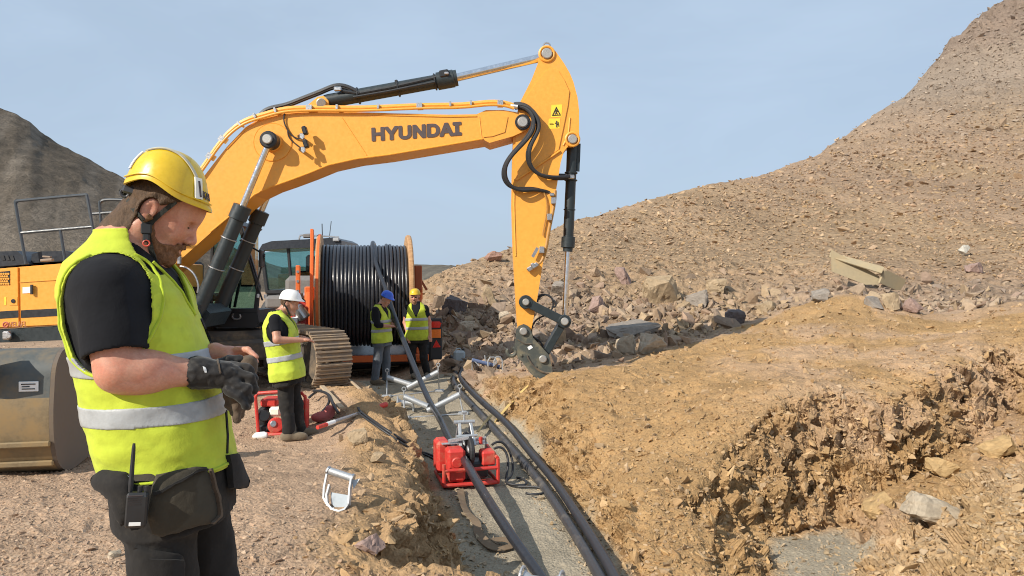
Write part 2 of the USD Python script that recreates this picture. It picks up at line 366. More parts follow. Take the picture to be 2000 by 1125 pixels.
hill_m = mat('hill_look', {
    'a': ('attribute', {'attribute': 'tint'}), 'g': ('geometry', {}),
    'n1': ('noise_texture', {'scale': 0.22, 'detail': 5.0, 'roughness': 0.6}),
    'n2': ('noise_texture', {'scale': 3.2, 'detail': 6.0, 'roughness': 0.75}),
    'v': ('voronoi_texture', {'scale': 4.5, 'randomness': 1.0}),
    'm1': ('map_range', {'from_min': 0.3, 'from_max': 0.7, 'to_min': 0.84, 'to_max': 1.14}),
    'm2': ('map_range', {'from_min': 0.25, 'from_max': 0.75, 'to_min': 0.62, 'to_max': 1.34}),
    'k': ('math', {'math_type': 'multiply'}), 'c': ('vector_math', {'math_type': 'scale'}),
    'h': ('math', {'math_type': 'multiply_add', 'value2': -0.6}),
    'b': ('bump', {'strength': 0.9, 'distance': 0.2}),
    'p': ('principled_bsdf', {'roughness': 0.95, 'specular_ior_level': 0.12})},
    [('g.position', 'n1.vector'), ('g.position', 'n2.vector'), ('g.position', 'v.vector'), ('n1.fac', 'm1.value'), ('n2.fac', 'm2.value'), ('m1.result', 'k.value1'), ('m2.result', 'k.value2'),
     ('a.vector', 'c.vector1'), ('k.value', 'c.scale'), ('c.vector', 'p.base_color'), ('v.distance', 'h.value1'), ('n2.fac', 'h.value3'), ('h.value', 'b.height'), ('b.normal', 'p.normal')])
stone_m = mat('stone_look', {
    'a': ('attribute', {'attribute': 'tint'}), 'g': ('geometry', {}),
    'n2': ('noise_texture', {'scale': 14.0, 'detail': 6.0, 'roughness': 0.7}),
    'm2': ('map_range', {'from_min': 0.25, 'from_max': 0.75, 'to_min': 0.72, 'to_max': 1.24}),
    'c': ('vector_math', {'math_type': 'scale'}),
    'b': ('bump', {'strength': 0.6, 'distance': 0.03}),
    'p': ('principled_bsdf', {'roughness': 0.9, 'specular_ior_level': 0.2})},
    [('g.position', 'n2.vector'), ('n2.fac', 'm2.value'), ('a.vector', 'c.vector1'), ('m2.result', 'c.scale'), ('c.vector', 'p.base_color'), ('n2.fac', 'b.height'), ('b.normal', 'p.normal')])

C_YARD, C_OCHRE, C_GRAVEL = np.array([.385, .265, .176]), np.array([.375, .236, .108]), np.array([.325, .278, .205])
C_HILL, C_OLD, C_GREY, C_PATCH = np.array([.345, .240, .158]), np.array([.300, .225, .165]), np.array([.292, .228, .172]), np.array([.375, .262, .145])
from scipy.spatial import cKDTree
def facets(q, spacing, seed, tilt=0.6):
    """heights of broken facets: every cell of a jittered lattice is one tilted plane"""
    r = np.random.default_rng(seed); lo, hi = q.min(0)-spacing, q.max(0)+spacing
    n = int(min(600000, np.prod((hi-lo)/spacing)+10)); s = r.uniform(lo, hi, (n, q.shape[1]))
    d, i = cKDTree(s).query(q, workers=4)
    g = r.normal(0, tilt, s.shape)[i]; h = r.uniform(-0.5, 0.5, n)[i]
    return h+np.clip(((q-s[i])*g).sum(1)/spacing, -0.8, 0.8)

_th = np.r_[np.radians(np.arange(-180, -40, 5.0)), np.arctan((np.r_[np.arange(-210, 640, 3.2), np.arange(640, 2215, 2.6)]-CX)/FPX), np.radians(np.arange(40.5, 176, 5.0))]
_Rr = np.r_[0.35, 1.0, 1.8, 2.4, np.arange(2.9, 5.0, 0.02), np.arange(5.0, 13.0, 0.0195), np.arange(13.0, 23.0, 0.05), np.geomspace(23.0, 160, 210), np.geomspace(170, 2600, 14)]
TH, RR = np.meshgrid(_th, _Rr, indexing='ij')
front = np.abs(TH) < 0.7
RR = np.where(front, RR/np.cos(np.where(front, TH, 0)), RR)
GX, GY = RR*np.sin(TH), RR*np.cos(TH)
GZ, DT, DP, ZB, ZT, ZP, WOB = height(GX, GY, True)
xy = np.stack([GX, GY], -1).reshape(-1, 2)
px = CX+GX/np.maximum(GY, .3)*FPX; py = HY-(GZ-EYE)/np.maximum(GY, .3)*FPX
near = ((GY > 1) & (RR < 26) & front)
inb = (np.minimum(ZT, ZP) < ZB-0.02)                                     # inside the diggings
gravel = np.clip(np.maximum(0.08+WOB*.45-DT, 0.02+WOB*.55-DP)/0.16, 0, 1)*(GY < 15.0)
sidex = np.interp(GY, [4, 6, 8, 10.5, 13, 16, 20], [.35, .1, -.15, -.8, -1.55, -1.7, -1.5])
right = np.clip((GX-sidex)/0.3, 0, 1)
ylim = np.interp(GX, [-2, -.5, .5, 1.5, 3.5, 5, 6.5, 9, 14], [13.8, 13.2, 12.3, 12.8, 14.3, 16.0, 16.5, 15.0, 14])
ochre = right*np.clip((ylim+WOB*2-GY)/0.6, 0, 1)
lbank = (1-right)*np.clip((0.95-DT+WOB*.5)/0.25, 0, 1)*np.clip((14-GY)/2, 0, 1)
hillw = np.clip((GY-ylim-WOB*2)/1.0, 0, 1)*np.clip((GX+WOB-np.interp(GY, [13, 16, 20, 25, 40, 200], [-1.1, -1.6, -3.0, -4.6, -8, -60]))/0.5, 0, 1)*(GY > 10)
far = np.clip((GY-24)/40, 0, 1)
rub = hillw*np.clip((22-GY)/3, 0, 1)
patch = np.clip((meshkit.fbm(np.stack([GX*.12, GY*.07, 0*GX], -1), 4, 9)-0.50)/0.14, 0, 1)
top = np.clip((GZ-13-8*WOB)/12, 0, 1)
def lerp(a, b, w): return a+(b-a)*w[..., None]
tint = np.broadcast_to(C_YARD, GX.shape+(3,)).copy()
yardn = meshkit.fbm(np.stack([GX*.5, GY*.35, 0*GX], -1), 4, 21)
tint = tint*(0.86+0.30*yardn)[..., None]
tint = lerp(tint, C_OCHRE*np.array([.92, .92, .95]), np.maximum(ochre, 0.75*lbank))
hc = lerp(np.broadcast_to(C_HILL, GX.shape+(3,)), C_PATCH, 0.40*patch); hc = lerp(hc, C_OLD, 0.55*rub*(1-patch)); hc = hc*(0.86+0.28*meshkit.fbm(np.stack([GX*.35, GY*.06, GZ*.05], -1), 5, 61))[..., None]; hc = lerp(hc, C_GREY, top)
cragw = np.clip((GZ-31-10*WOB)/5, 0, 1); hc = lerp(hc, np.array([.225, .165, .125]), .8*cragw)
tint = lerp(tint, hc, hillw)
ogrey = np.clip((meshkit.fbm(np.stack([GX*.9, GY*.6, GZ], -1), 4, 33)-0.50)/0.12, 0, 1)*ochre*np.clip((GX-2.2)/1.5, 0, 1)
tint = lerp(tint, C_YARD*1.02, 0.65*ogrey)
corner = ochre*np.clip((7.0-GY)/0.6, 0, 1)*np.clip((GX-2.0)/0.6, 0, 1)
tint = lerp(tint, np.array([.385, .27, .15]), 0.6*corner)
tint = lerp(tint, C_GRAVEL, gravel)
# relief, along the surface's normal
gx = np.gradient(GZ, axis=1)/np.maximum(np.gradient(RR, axis=1), 1e-6)
ft = np.gradient(GZ, axis=0)/np.maximum(np.abs(np.gradient(TH, axis=0))*RR, 1e-6)
nrm = np.stack([-gx*np.sin(TH)-ft*np.cos(TH), -gx*np.cos(TH)+ft*np.sin(TH), np.ones_like(GZ)], -1); nrm /= np.linalg.norm(nrm, axis=-1, keepdims=True)
loose_map = np.maximum(ochre, lbank)*(1-gravel)
steep = np.clip((0.93-nrm[..., 2])/0.15, 0, 1)*inb
D = np.zeros_like(GZ); flat3 = np.stack([GX, GY, GZ], -1)
m = near.ravel(); q = flat3.reshape(-1, 3)[m]; Dn = np.zeros(m.sum())
W = lambda w: w.ravel()[m]
f1 = facets(q[:, :3], 0.16, 1); f2 = facets(q[:, :3], 0.06, 2); f3 = facets(q[:, :2], 0.42, 3); fb = meshkit.fbm(q*3.0, 5, 5)-0.5
gv = W(gravel)
loose = np.maximum(W(ochre), W(lbank))*(1-gv)
st = W(steep)*(1-gv)
fbl = meshkit.fbm(q*np.array([1.5, 1.5, 1.1]), 4, 15)-0.5
Dn += (0.010*f2+0.035*fb)*(1-loose)*(1-gv)*(1-W(hillw)) + gv*(0.06*fb+0.006*f2)
Dn += loose*(0.022*f1+0.014*f2+0.12*fb) + st*(0.085*f1+0.028*f2+0.30*fbl+0.12*fb)
Dn += W(hillw)*(0.10*f3+0.06*f1+0.10*fb)
D.reshape(-1)[m] = Dn
mid = (GY > 18) & front & (hillw > 0.2) & (RR < 190)
q = flat3.reshape(-1, 3)[mid.ravel()]; sc = np.clip(q[:, 1]/26, .8, 5)
fh = facets(np.stack([q[:, 0]/q[:, 1]*30, 30*np.log(q[:, 1])], -1), 0.42, 4)
fh2 = meshkit.fbm(q*np.array([.5, .22, .5]), 4, 8)-0.5
crag = np.clip((q[:, 2]-34)/6, 0, 1)
f5 = facets(q, 3.2, 6)
D.reshape(-1)[mid.ravel()] += np.clip((q[:, 1]-18)/6, 0, 1)*(0.075*sc*fh+0.5*fh2)+crag*1.1*f5
from scipy.ndimage import gaussian_filter
keep_ = np.clip(0.25*loose_map+0.75*steep, 0, .9); D = gaussian_filter(D, (1.0, 0.9))*(1-keep_)+gaussian_filter(D, .35)*keep_
edge = np.clip((0.72-np.abs(TH))/0.06, 0, 1)
V = flat3+nrm*(D*edge)[..., None]
def lattice_faces(na, nb, wrap=False):
    i, j = np.meshgrid(np.arange(na if wrap else na-1), np.arange(nb-1), indexing='ij'); i2 = (i+1) % na
    return np.stack([i*nb+j, i2*nb+j, i2*nb+j+1, i*nb+j+1], -1).reshape(-1, 4)
quads = lattice_faces(*GX.shape, wrap=True)[:, ::-1]
fv = V.reshape(-1, 3); ftint = np.clip(tint.reshape(-1, 3), 0.02, 0.9)
cls = np.zeros(len(quads), int)
cls[(hillw.ravel()[quads].mean(1) > 0.5)] = 1
cls[(gravel.ravel()[quads].mean(1) > 0.5)] = 2
# drop what the photograph cannot need: very small rows close to the lens outside the frame
def sub(k):
    f = quads[cls == k]; u, inv = np.unique(f.ravel(), return_inverse=True); f = inv.reshape(-1, 4)
    return trimesh.Trimesh(fv[u], np.vstack([f[:, [0, 1, 2]], f[:, [0, 2, 3]]]), process=False), ftint[u]
ground = thing('ground', kind='structure'); hillside = thing('hillside', kind='structure')
for par, k, nm, mt in ((ground, 0, 'soil', soil_m), (hillside, 1, 'scree_slope', hill_m)):
    me, ti = sub(k); obj(nm, me, mt, par, smooth=False, tint=ti)
me, ti = sub(2); obj('gravel_bed', me, soil_m, smooth=True, tint=ti, kind='structure')
tag(ground, 'trampled tan gravel yard and ochre spoil banks beside the trench'); tag(hillside, 'brown scree slope rising to a craggy skyline on the right'); tag(stage.GetPrimAtPath('/World/gravel_bed'), 'grey sandy gravel lining the bottom of the trench and pit')

# ------------------------------------------------------------------ stones
def rock_shape(r, n=11, flat=0.6):
    p = r.normal(size=(n, 3)); p /= np.linalg.norm(p, axis=1, keepdims=True); p *= r.uniform(.72, 1.05, (n, 1))
    return hullmesh(p*np.array([1, r.uniform(.65, .95), flat*r.uniform(.7, 1.2)]))
r_ = np.random.default_rng(11)
SHAPES = [rock_shape(r_, int(r_.integers(8, 12))) for _ in range(24)]
def rand_rot(r, n, tilt):
    a = r.uniform(0, 2*np.pi, n); b = r.normal(0, tilt, n); c = r.normal(0, tilt, n)
    ca, sa, cb, sb, cc, sc = np.cos(a), np.sin(a), np.cos(b), np.sin(b), np.cos(c), np.sin(c); o, z = np.ones(n), np.zeros(n)
    M = lambda *x: np.stack(x, -1).reshape(n, 3, 3)
    return M(cb, z, sb, z, o, z, -sb, z, cb) @ M(o, z, z, z, cc, -sc, z, sc, cc) @ M(ca, -sa, z, sa, ca, z, z, z, o)
vis_py = np.where(front & (GY > 2.2), py, 1e9)
run = np.minimum.accumulate(np.where(front, py, 1e9), axis=1)
visible = front & (GY > 3.3) & (py <= run+3) & (px > -60) & (px < 2060) & (py < 1180) & (py > -60)
area = np.abs(np.gradient(px, axis=0)*np.gradient(py, axis=1)); area = np.where(visible, np.clip(area, 0.15, 60), 0)
zones = {  # weight map, count, least size in pixels, median size (m), spread, tilt, sink, colours
    'yard': ((1-ochre)*(1-lbank)*(1-hillw)*(1-gravel)*(GY < 26)*(0.25+1.5*np.clip((yardn-.38)/.3, 0, 1)), 36000, 2.7, .0135, .66, .35, .33, [(.40, .285, .19), (.36, .245, .165), (.45, .34, .24), (.32, .22, .155)]),
    'bank': ((ochre+lbank)*(0.15+steep)*(1-gravel), 17000, 3.6, .028, .66, .9, .18, [(.42, .27, .125), (.37, .24, .12), (.45, .31, .17), (.38, .28, .18)]),
    'ochre': (ochre*(1-steep)*(1-gravel), 14000, 3.6, .025, .60, .55, .24, [(.40, .25, .12), (.36, .23, .12), (.44, .31, .17), (.36, .27, .18), (.31, .20, .11)]),
    'heap': (corner*(1-gravel), 3500, 3.8, .028, .6, .6, .25, [(.45, .31, .17), (.47, .35, .22), (.42, .28, .14), (.43, .34, .24)]),
    'crumbs': (gravel*(DT > -.40)*(GY < 14), 3000, 2.8, .018, .7, .7, .2, [(.42, .28, .14), (.40, .29, .18), (.36, .27, .18)]),
    'gravel': (gravel*(0.3+(GY < 9)), 900, 2.2, .010, .4, .4, .2, [(.33, .30, .25), (.38, .33, .26)]),
    'rubble': (rub*(0.35+np.clip((19.5-GY)/2, 0, 1)), 5600, 7.5, .125, .62, .9, .15, [(.30, .22, .155), (.25, .19, .145), (.34, .26, .18), (.27, .185, .14), (.33, .245, .15), (.20, .165, .14)]),
    'scree': (hillw*(1-rub)*np.clip((85-GY)/35, 0, 1), 17000, 5.6, .09, .46, .35, .12, [(.35, .25, .16), (.31, .215, .14), (.40, .295, .19), (.33, .22, .145), (.37, .255, .135)]),
    'high': (hillw*np.clip((GY-48)/30, 0, 1)*(GY < 135), 7000, 3.8, .2, .5, .4, .15, [(.31, .25, .20), (.28, .23, .19), (.35, .29, .23)]),
}
allr = []
for zi, (nm, (w, n, minpx, med, spread, tilt, sink, cols)) in enumerate(zones.items()):
    wt = (w*area).ravel(); wt = np.where(np.isfinite(wt), wt, 0); wt = np.clip(wt, 0, None); r = np.random.default_rng(100+zi)
    k = r.choice(len(wt), n, p=wt/wt.sum())
    pos = fv[k].copy(); Y = pos[:, 1]
    pos[:, :2] += r.normal(0, 1, (n, 2))*(Y*3/FPX)[:, None]
    size = np.maximum(med, minpx*Y/FPX)*np.exp(r.normal(0, spread, n)+np.abs(r.normal(0, spread*.6, n))-spread*.35)
    size = np.minimum(size, np.maximum(med, minpx*Y/FPX)*6)
    col = np.array(cols)[r.integers(0, len(cols), n)]*np.exp(r.normal(0, .14, (n, 1)))
    own = ftint[k]; col = 0.62*col+0.38*own*1.05
    R = rand_rot(r, n, tilt); s3 = np.stack([size*r.uniform(.7, 1.3, n), size*r.uniform(.55, 1.0, n), size*r.uniform(.45, .95, n)], 1)*0.5
    pos += nrm.reshape(-1, 3)[k]*(s3[:, 2:]*(0.5-sink*1.6))
    allr.append((np.full(n, zi), pos, R, s3, col, r.integers(0, len(SHAPES), n), size*FPX/Y))
ZI, RP, RRt, RS, RC, RSH, RPX = (np.concatenate(x) for x in zip(*allr))
_znames = list(zones)
hz = np.isin(ZI, [_znames.index('rubble'), _znames.index('scree'), _znames.index('high')])
def rock_soup(idx):
    vs, fs, ts, n = [], [], [], 0
    for s, sh in enumerate(SHAPES):
        i = idx[RSH[idx] == s]
        if not len(i): continue
        v = (np.asarray(sh.vertices)[None]*RS[i][:, None]) @ RRt[i].transpose(0, 2, 1)+RP[i][:, None]
        f = np.asarray(sh.faces)[None]+(np.arange(len(i))*len(sh.vertices))[:, None, None]+n
        vs.append(v.reshape(-1, 3)); fs.append(f.reshape(-1, 3)); ts.append(np.repeat(RC[i], len(sh.vertices), 0)); n += v.shape[0]*v.shape[1]
    return trimesh.Trimesh(np.vstack(vs), np.vstack(fs), process=False), np.vstack(ts)
for par, selz in ((ground, ~hz), (hillside, hz)):
    i = np.flatnonzero(selz); i = i[np.argsort(-RPX[i])]
    for k in i[:300]:
        me, ti = rock_soup(np.array([k])); obj('stone', me, stone_m, par, tint=ti)
    me, ti = rock_soup(i[300:]); obj('loose_stones', me, stone_m, par, tint=ti, kind='stuff')

# ------------------------------------------------------------------ the far hills
far_m = mat('dark_hill_look', {
    'g': ('geometry', {}), 'a': ('attribute', {'attribute': 'tint'}),
    'n1': ('noise_texture', {'scale': 0.10, 'detail': 8.0, 'roughness': 0.7}),
    'n2': ('noise_texture', {'scale': 1.1, 'detail': 5.0, 'roughness': 0.7}),
    'm1': ('map_range', {'from_min': 0.3, 'from_max': 0.7, 'to_min': 0.7, 'to_max': 1.3}),
    'm2': ('map_range', {'from_min': 0.3, 'from_max': 0.7, 'to_min': 0.75, 'to_max': 1.25}),
    'k': ('math', {'math_type': 'multiply'}), 'c': ('vector_math', {'math_type': 'scale'}),
    'b': ('bump', {'strength': 0.8, 'distance': 1.0}),
    'p': ('principled_bsdf', {'roughness': 1.0, 'specular_ior_level': 0.05})},
    [('g.position', 'n1.vector'), ('g.position', 'n2.vector'), ('n1.fac', 'm1.value'), ('n2.fac', 'm2.value'), ('m1.result', 'k.value1'), ('m2.result', 'k.value2'), ('a.vector', 'c.vector1'), ('k.value', 'c.scale'), ('c.vector', 'p.base_color'), ('n2.fac', 'b.height'), ('b.normal', 'p.normal')])
def far_hill(name, label, ridge, Y0, Y1, base_py, cols, amp, nx=420, nt=110, dark=(.1, .09, .08), light=(.16, .14, .125), sk=0.0):
    ridge = np.array(ridge, float); x = np.linspace(ridge[0, 0], ridge[-1, 0], nx); t = np.r_[np.linspace(0, 1, nt), np.linspace(1.03, 1.6, 12)]
    PX, T = np.meshgrid(x, t, indexing='ij'); Y = Y0+(Y1-Y0)*T
    rp = np.interp(x, ridge[:, 0], ridge[:, 1])[:, None]
    zt = EYE-(rp-HY)/FPX*Y1; zb = EYE-(base_py-HY)/FPX*Y0
    z = zb+(zt-zb)*np.where(T < 1, T**0.92, 1-(T-1)*1.5)
    X = (PX-CX)/FPX*Y
    q = np.stack([X*.09+Y*sk, Y*.02, z*.02], -1)
    gul = meshkit.fbm(q, 6, 41)-0.5; fine = meshkit.fbm(np.stack([X*.35, Y*.25, z*.3], -1), 4, 43)-0.5
    w = np.clip(T*3, 0, 1); z = z+amp*(gul*(0.35+0.65*np.clip((1-T)*2.5, 0, 1))+.35*fine)*w
    strk = np.clip((meshkit.fbm(np.stack([X*.22+Y*sk*2.4, Y*.01, z*.03], -1), 5, 47)-.42)/.2, 0, 1)
    ti = np.array(dark)+(np.array(light)-np.array(dark))*strk[..., None]
    f = lattice_faces(*PX.shape)
    me = trimesh.Trimesh(np.stack([X, Y, z], -1).reshape(-1, 3), np.vstack([f[:, [0, 1, 2]], f[:, [0, 2, 3]]]), process=False)
    return obj(name, me, far_m, tint=ti.reshape(-1, 3), smooth=True, kind='structure', label=label)
far_hill('dark_hill', 'dark grey-brown streaked mountainside falling from the left edge behind the excavator', [(-900, -60), (-400, 60), (-150, 150), (0, 212), (30, 222), (60, 240), (85, 262), (110, 278), (160, 303), (200, 327), (240, 347), (300, 390), (400, 452), (500, 505), (600, 538), (680, 552)], 105, 250, 600, None, 2.6, sk=.05, dark=(.125, .102, .078), light=(.175, .146, .115))
far_hill('far_plateau', 'flat-topped olive-brown moor far off between the cable drum and the scree slope', [(300, 548), (420, 535), (560, 522), (760, 515), (880, 518), (960, 530), (1100, 545)], 420, 800, 556, None, 3.0, nx=220, nt=40, dark=(.13, .115, .095), light=(.17, .15, .12))
# ------------------------------------------------------------------ paints and metals
def paint(name, col, rough=0.4, metal=0.0, dust=0.0, dustcol=(.33, .25, .16), scale=2.2, coat=0.0, var=0.12, spec=0.5):
    """even colour with slight fading, plus patchy dry dust of its own"""
    return mat(name, {
        'tc': ('texture_coordinate', {}), 'g': ('geometry', {}),
        'n': ('noise_texture', {'scale': scale, 'detail': 7.0, 'roughness': 0.68}),
        'n2': ('noise_texture', {'scale': scale*9, 'detail': 4.0, 'roughness': 0.6}),
        'v': ('map_range', {'from_min': 0.25, 'from_max': 0.75, 'to_min': 1-var, 'to_max': 1+var}),
        'c0': ('vector_math', {'math_type': 'scale', 'vector1': col}),
        'm': ('map_range', {'range_type': 'smoothstep', 'from_min': 0.66-0.42*dust, 'from_max': 0.82-0.30*dust, 'to_min': 0.0, 'to_max': min(1.0, dust*1.15)}),
        'mx': ('mix_color', {'b': dustcol}),
        'rr': ('map_range', {'from_min': 0.3, 'from_max': 0.7, 'to_min': max(.03, rough-.08), 'to_max': min(1, rough+.12)}),
        'ra': ('math', {'math_type': 'multiply_add', 'value2': 0.5}),
        'p': ('principled_bsdf', {'metallic': metal, 'coat_weight': coat, 'specular_ior_level': spec})},
        [('g.position', 'n.vector'), ('g.position', 'n2.vector'), ('n2.fac', 'v.value'), ('v.result', 'c0.scale'), ('n.fac', 'm.value'), ('m.result', 'mx.fac'), ('c0.vector', 'mx.a'), ('mx.result', 'p.base_color'),
         ('n2.fac', 'rr.value'), ('m.result', 'ra.value1'), ('rr.result', 'ra.value3'), ('ra.value', 'p.roughness')])
M_YEL = paint('excavator_yellow', (.80, .355, .050), .42, dust=.22, dustcol=(.56, .33, .11), var=.07)
M_GRN = paint('dark_green_grey', (.020, .028, .031), .40, dust=.10, dustcol=(.16, .13, .09), var=.1)
M_GRNDUST = paint('dusty_green_grey', (.060, .066, .058), .55, dust=.50, dustcol=(.24, .20, .12), var=.12, scale=5)
M_CHROME = paint('chrome', (.72, .72, .73), .16, metal=1.0, dust=.05)
M_STEEL = paint('worn_steel', (.52, .52, .52), .38, metal=1.0, dust=.12, scale=6)
M_GALV = paint('galvanised_steel', (.46, .47, .475), .5, metal=.7, dust=.10, scale=9, var=.16)
M_BLACK = paint('black_paint', (.018, .019, .021), .42, dust=.08)
M_RUB = paint('black_rubber', (.020, .020, .022), .58, dust=.16, scale=6)
M_HOSE = paint('black_hose', (.022, .022, .024), .48, dust=.10, scale=8)
M_GREYP = paint('lettering_grey', (.075, .055, .055), .5)
M_PIN = paint('pin_steel', (.46, .44, .40), .42, metal=.7, dust=.18, scale=12)
M_TRACK = paint('track_steel', (.26, .20, .145), .62, metal=.25, dust=.62, dustcol=(.40, .29, .18), scale=7, var=.2)
M_MUD = paint('muddy_steel', (.075, .062, .050), .75, dust=.55, dustcol=(.25, .18, .11), scale=4)
M_WHITE = paint('white_label', (.78, .78, .76), .5)
M_DECAL = paint('decal_yellow', (.86, .60, .05), .5)
M_ORANGE = paint('trailer_orange', (.72, .155, .035), .5, dust=.20, scale=4)
M_RED = paint('red_paint', (.52, .038, .028), .45, dust=.42, dustcol=(.4, .24, .14), scale=6)
M_WOOD = mat('reel_wood', {'g': ('geometry', {}), 'mp': ('mapping', {'scale': (3.0, 3.0, 16.0)}), 'n': ('noise_texture', {'scale': 2.0, 'detail': 6.0, 'roughness': .65}), 'r': ('rgb_ramp', {'ramp': [(.25, (.30, .155, .07)), (.55, (.46, .27, .13)), (.8, (.55, .36, .20))]}), 'p': ('principled_bsdf', {'roughness': .75})},
             [('g.position', 'mp.vector'), ('mp.vector', 'n.vector'), ('n.fac', 'r.fac'), ('r.color', 'p.base_color')])
M_GLASS = mat('window_glass', {'f': ('fresnel', {'IOR': 1.5}), 't': ('transparent_bsdf', {'color': (.66, .80, .78)}), 'g': ('glossy_bsdf', {'roughness': .02, 'color': (.95, .97, .97)}), 'm': ('mix_closure', {})},
              [('f.fac', 'm.fac'), ('t.BSDF', 'm.closure1'), ('g.BSDF', 'm.closure2')], surface='m.closure')

# ------------------------------------------------------------------ the excavator
_a, _b = np.array([(1020-CX)/FPX*11.75, 11.75, 0]), np.array([(380-CX)/FPX*11.65, 11.65, 0])
EU = unit(_a-_b); EN = unit(np.cross([0, 0, 1], EU)); EN = EN if EN[1] > 0 else -EN        # along the machine, across it (away from the lens)
def Q(px, py, off=0.0):
    d = np.array([(px-CX)/FPX, 1, -(py-HY)/FPX]); o = np.array([0, 0, EYE])
    return o+d*(((_a+EN*off-o) @ EN)/(d @ EN))
QL = lambda pts, off=0.0: np.array([Q(x, y, off) for x, y in pts])
ex = thing('excavator', 'large yellow crawler excavator with its boom arched over the cable drum', 'excavator', on_land(-6.0, 13.2))
BOOM = [(262, 535), (300, 470), (350, 402), (397, 346), (420, 316), (443, 287), (479, 249), (507, 231), (553, 220), (643, 217), (760, 221), (878, 224), (931, 223), (949, 215), (984, 215), (1008, 219), (1024, 222), (1033, 231), (1036, 241), (1033, 250), (1024, 256), (1002, 266), (956, 279), (945, 273), (880, 284), (760, 304), (696, 312), (642, 324), (603, 340), (560, 356), (528, 367), (497, 382), (450, 423), (411, 455), (340, 518), (290, 560), (268, 558)]
BW = 0.66
boom = obj('boom', prism(QL(BOOM), EN, BW), M_YEL, ex)
fl = [(411, 453), (450, 421), (497, 380), (528, 365), (560, 354), (603, 338), (642, 322), (696, 310), (760, 302), (880, 282), (944, 271)]
many('weld_seam', [tube(QL(fl, -0.004), .011, 5), tube(QL([(443, 291), (479, 253), (507, 235), (553, 224), (643, 221), (760, 225), (878, 228), (931, 227)], -0.004), .011, 5), tube(QL([(668, 230), (716, 303)], -.003), .008, 5), tube(QL([(936, 228), (941, 273)], -.003), .008, 5)], M_YEL, boom)
obj('stiffener_plate', prism(QL([(944, 268), (942, 230), (957, 222), (992, 228), (986, 258), (962, 266)], -.012), EN, .02), M_YEL, boom)
def disc(px, py, r, off, th=.05, n=28, ch=.012):
    c = Q(px, py, off); return cyl(c-EN*th, c, r, n, ch=ch)
obj('boss', [disc(533, 278, .150, .01, .07), disc(533, 278, .30, .0, .012)], M_YEL, boom)
# lettering
def heavy(tx, by, th):
    """thicker strokes"""
    v, f = np.asarray(tx.vertices), np.asarray(tx.faces); lo = f[(v[f][:, :, 2] < 1e-6).all(1)]
    g = shapely.union_all([Polygon(v[t][:, :2]) for t in lo]).buffer(by, join_style=2)
    return cat_mesh([trimesh.creation.extrude_polygon(q, th, engine='earcut') for q in getattr(g, 'geoms', [g])])
TX = heavy(meshkit.text_mesh('HYUNDAI', 0.22, 0.006, bold=True), .011, .006)
v = np.asarray(TX.vertices); w0 = v[:, 0].max()-v[:, 0].min(); h0 = v[:, 1].max()-v[:, 1].min()
q0, q1, q2 = Q(726, 276.5, -.004), Q(902, 264.5, -.004), Q(725, 249.5, -.004)
vv = q0+((v[:, :1]-v[:, 0].min())/w0)*(q1-q0)+((v[:, 1:2]-v[:, 1].min())/h0)*(q2-q0)-v[:, 2:]*EN
obj('lettering', trimesh.Trimesh(vv, TX.faces[:, ::-1], process=False), M_GREYP, boom)
# work lamps and their cable
for k, (x, y) in enumerate(((590, 262), (592, 288))):
    c = Q(x, y, -.16); b2 = EU*.0
    lamp = obj('work_lamp', [box(c+EU*.045+np.array([0, 0, .055]), (.07, .12, .13), frame(EU+np.array([0, 0, .3])), .015), beam(Q(x-3, y+3, -.13), Q(x-6, y+4, 0), .05, .03)], M_BLACK, boom)
    obj('lamp_bracket', [box(c+np.array([0, 0, -.03]), (.075, .04, .085), frame(EU), .01), disc(x+1, y+9, .018, -.17, .03, 10, .004)], M_STEEL, boom)
obj('lamp_cable', [tube(spline(QL([(556, 222), (555, 238), (562, 254), (575, 268), (590, 270)], -.03), 24), .012, 6), tube(spline(QL([(562, 254), (570, 275), (585, 287), (592, 294)], -.03), 24), .010, 6)], M_BLACK, boom)
# boom tip pin
obj('pivot_pin', [disc(1021, 239, .085, -.03, .05, 24, .015)], M_PIN, boom)
obj('pin_collar', [disc(1021, 239, .125, -.005, .035, 28, .01)], M_BLACK, boom)
# stick
STICK = [(1061, 93), (1068, 90), (1078, 93), (1086, 101), (1102, 124), (1113, 143), (1120, 160), (1128, 190), (1131, 215), (1131, 262), (1129, 278), (1122, 285), (1110, 285), (1101, 296), (1095, 318), (1089, 355), (1081, 402), (1071, 448), (1060, 515), (1050, 579), (1040, 632), (1036, 652), (1026, 661), (1014, 656), (1010, 630), (1002, 496), (999, 400), (1000, 330), (1002, 273), (1006, 235), (1016, 199), (1038, 156), (1050, 125), (1055, 104)]
SO, SW = .09, .46
stick = obj('stick', prism(QL(STICK, SO), EN, SW), M_YEL, ex)
obj('side_plate', prism(QL([(1019, 203), (1045, 165), (1066, 139), (1078, 134), (1090, 137), (1102, 156), (1112, 178), (1109, 205), (1100, 250), (1091, 292), (1012, 350), (1006, 300), (1008, 240)], SO-.018), EN, .03), M_YEL, stick)
many('weld_seam', [tube(QL([(1007, 500), (1004, 400), (1005, 350)], SO-.004), .012, 5), tube(QL([(1008, 352), (1094, 294)], SO-.02), .016, 6), tube(QL([(1113, 230), (1110, 262), (1100, 284)], SO-.004), .014, 5)], M_YEL, stick)
for x, y, r in ((1068, 105, .085), (1118, 272, .075)):
    obj('pin', [disc(x, y, r, SO-.015, .04, 24, .012)], M_PIN, stick)
    obj('pin_collar', [torus(Q(x, y, SO-.01), frame(EN), r+.03, .022, 28, 8)], M_YEL, stick)
obj('lifting_eye', torus(Q(1068, 90, SO+.2), frame(EN), .055, .014, 20, 6), M_STEEL, stick)
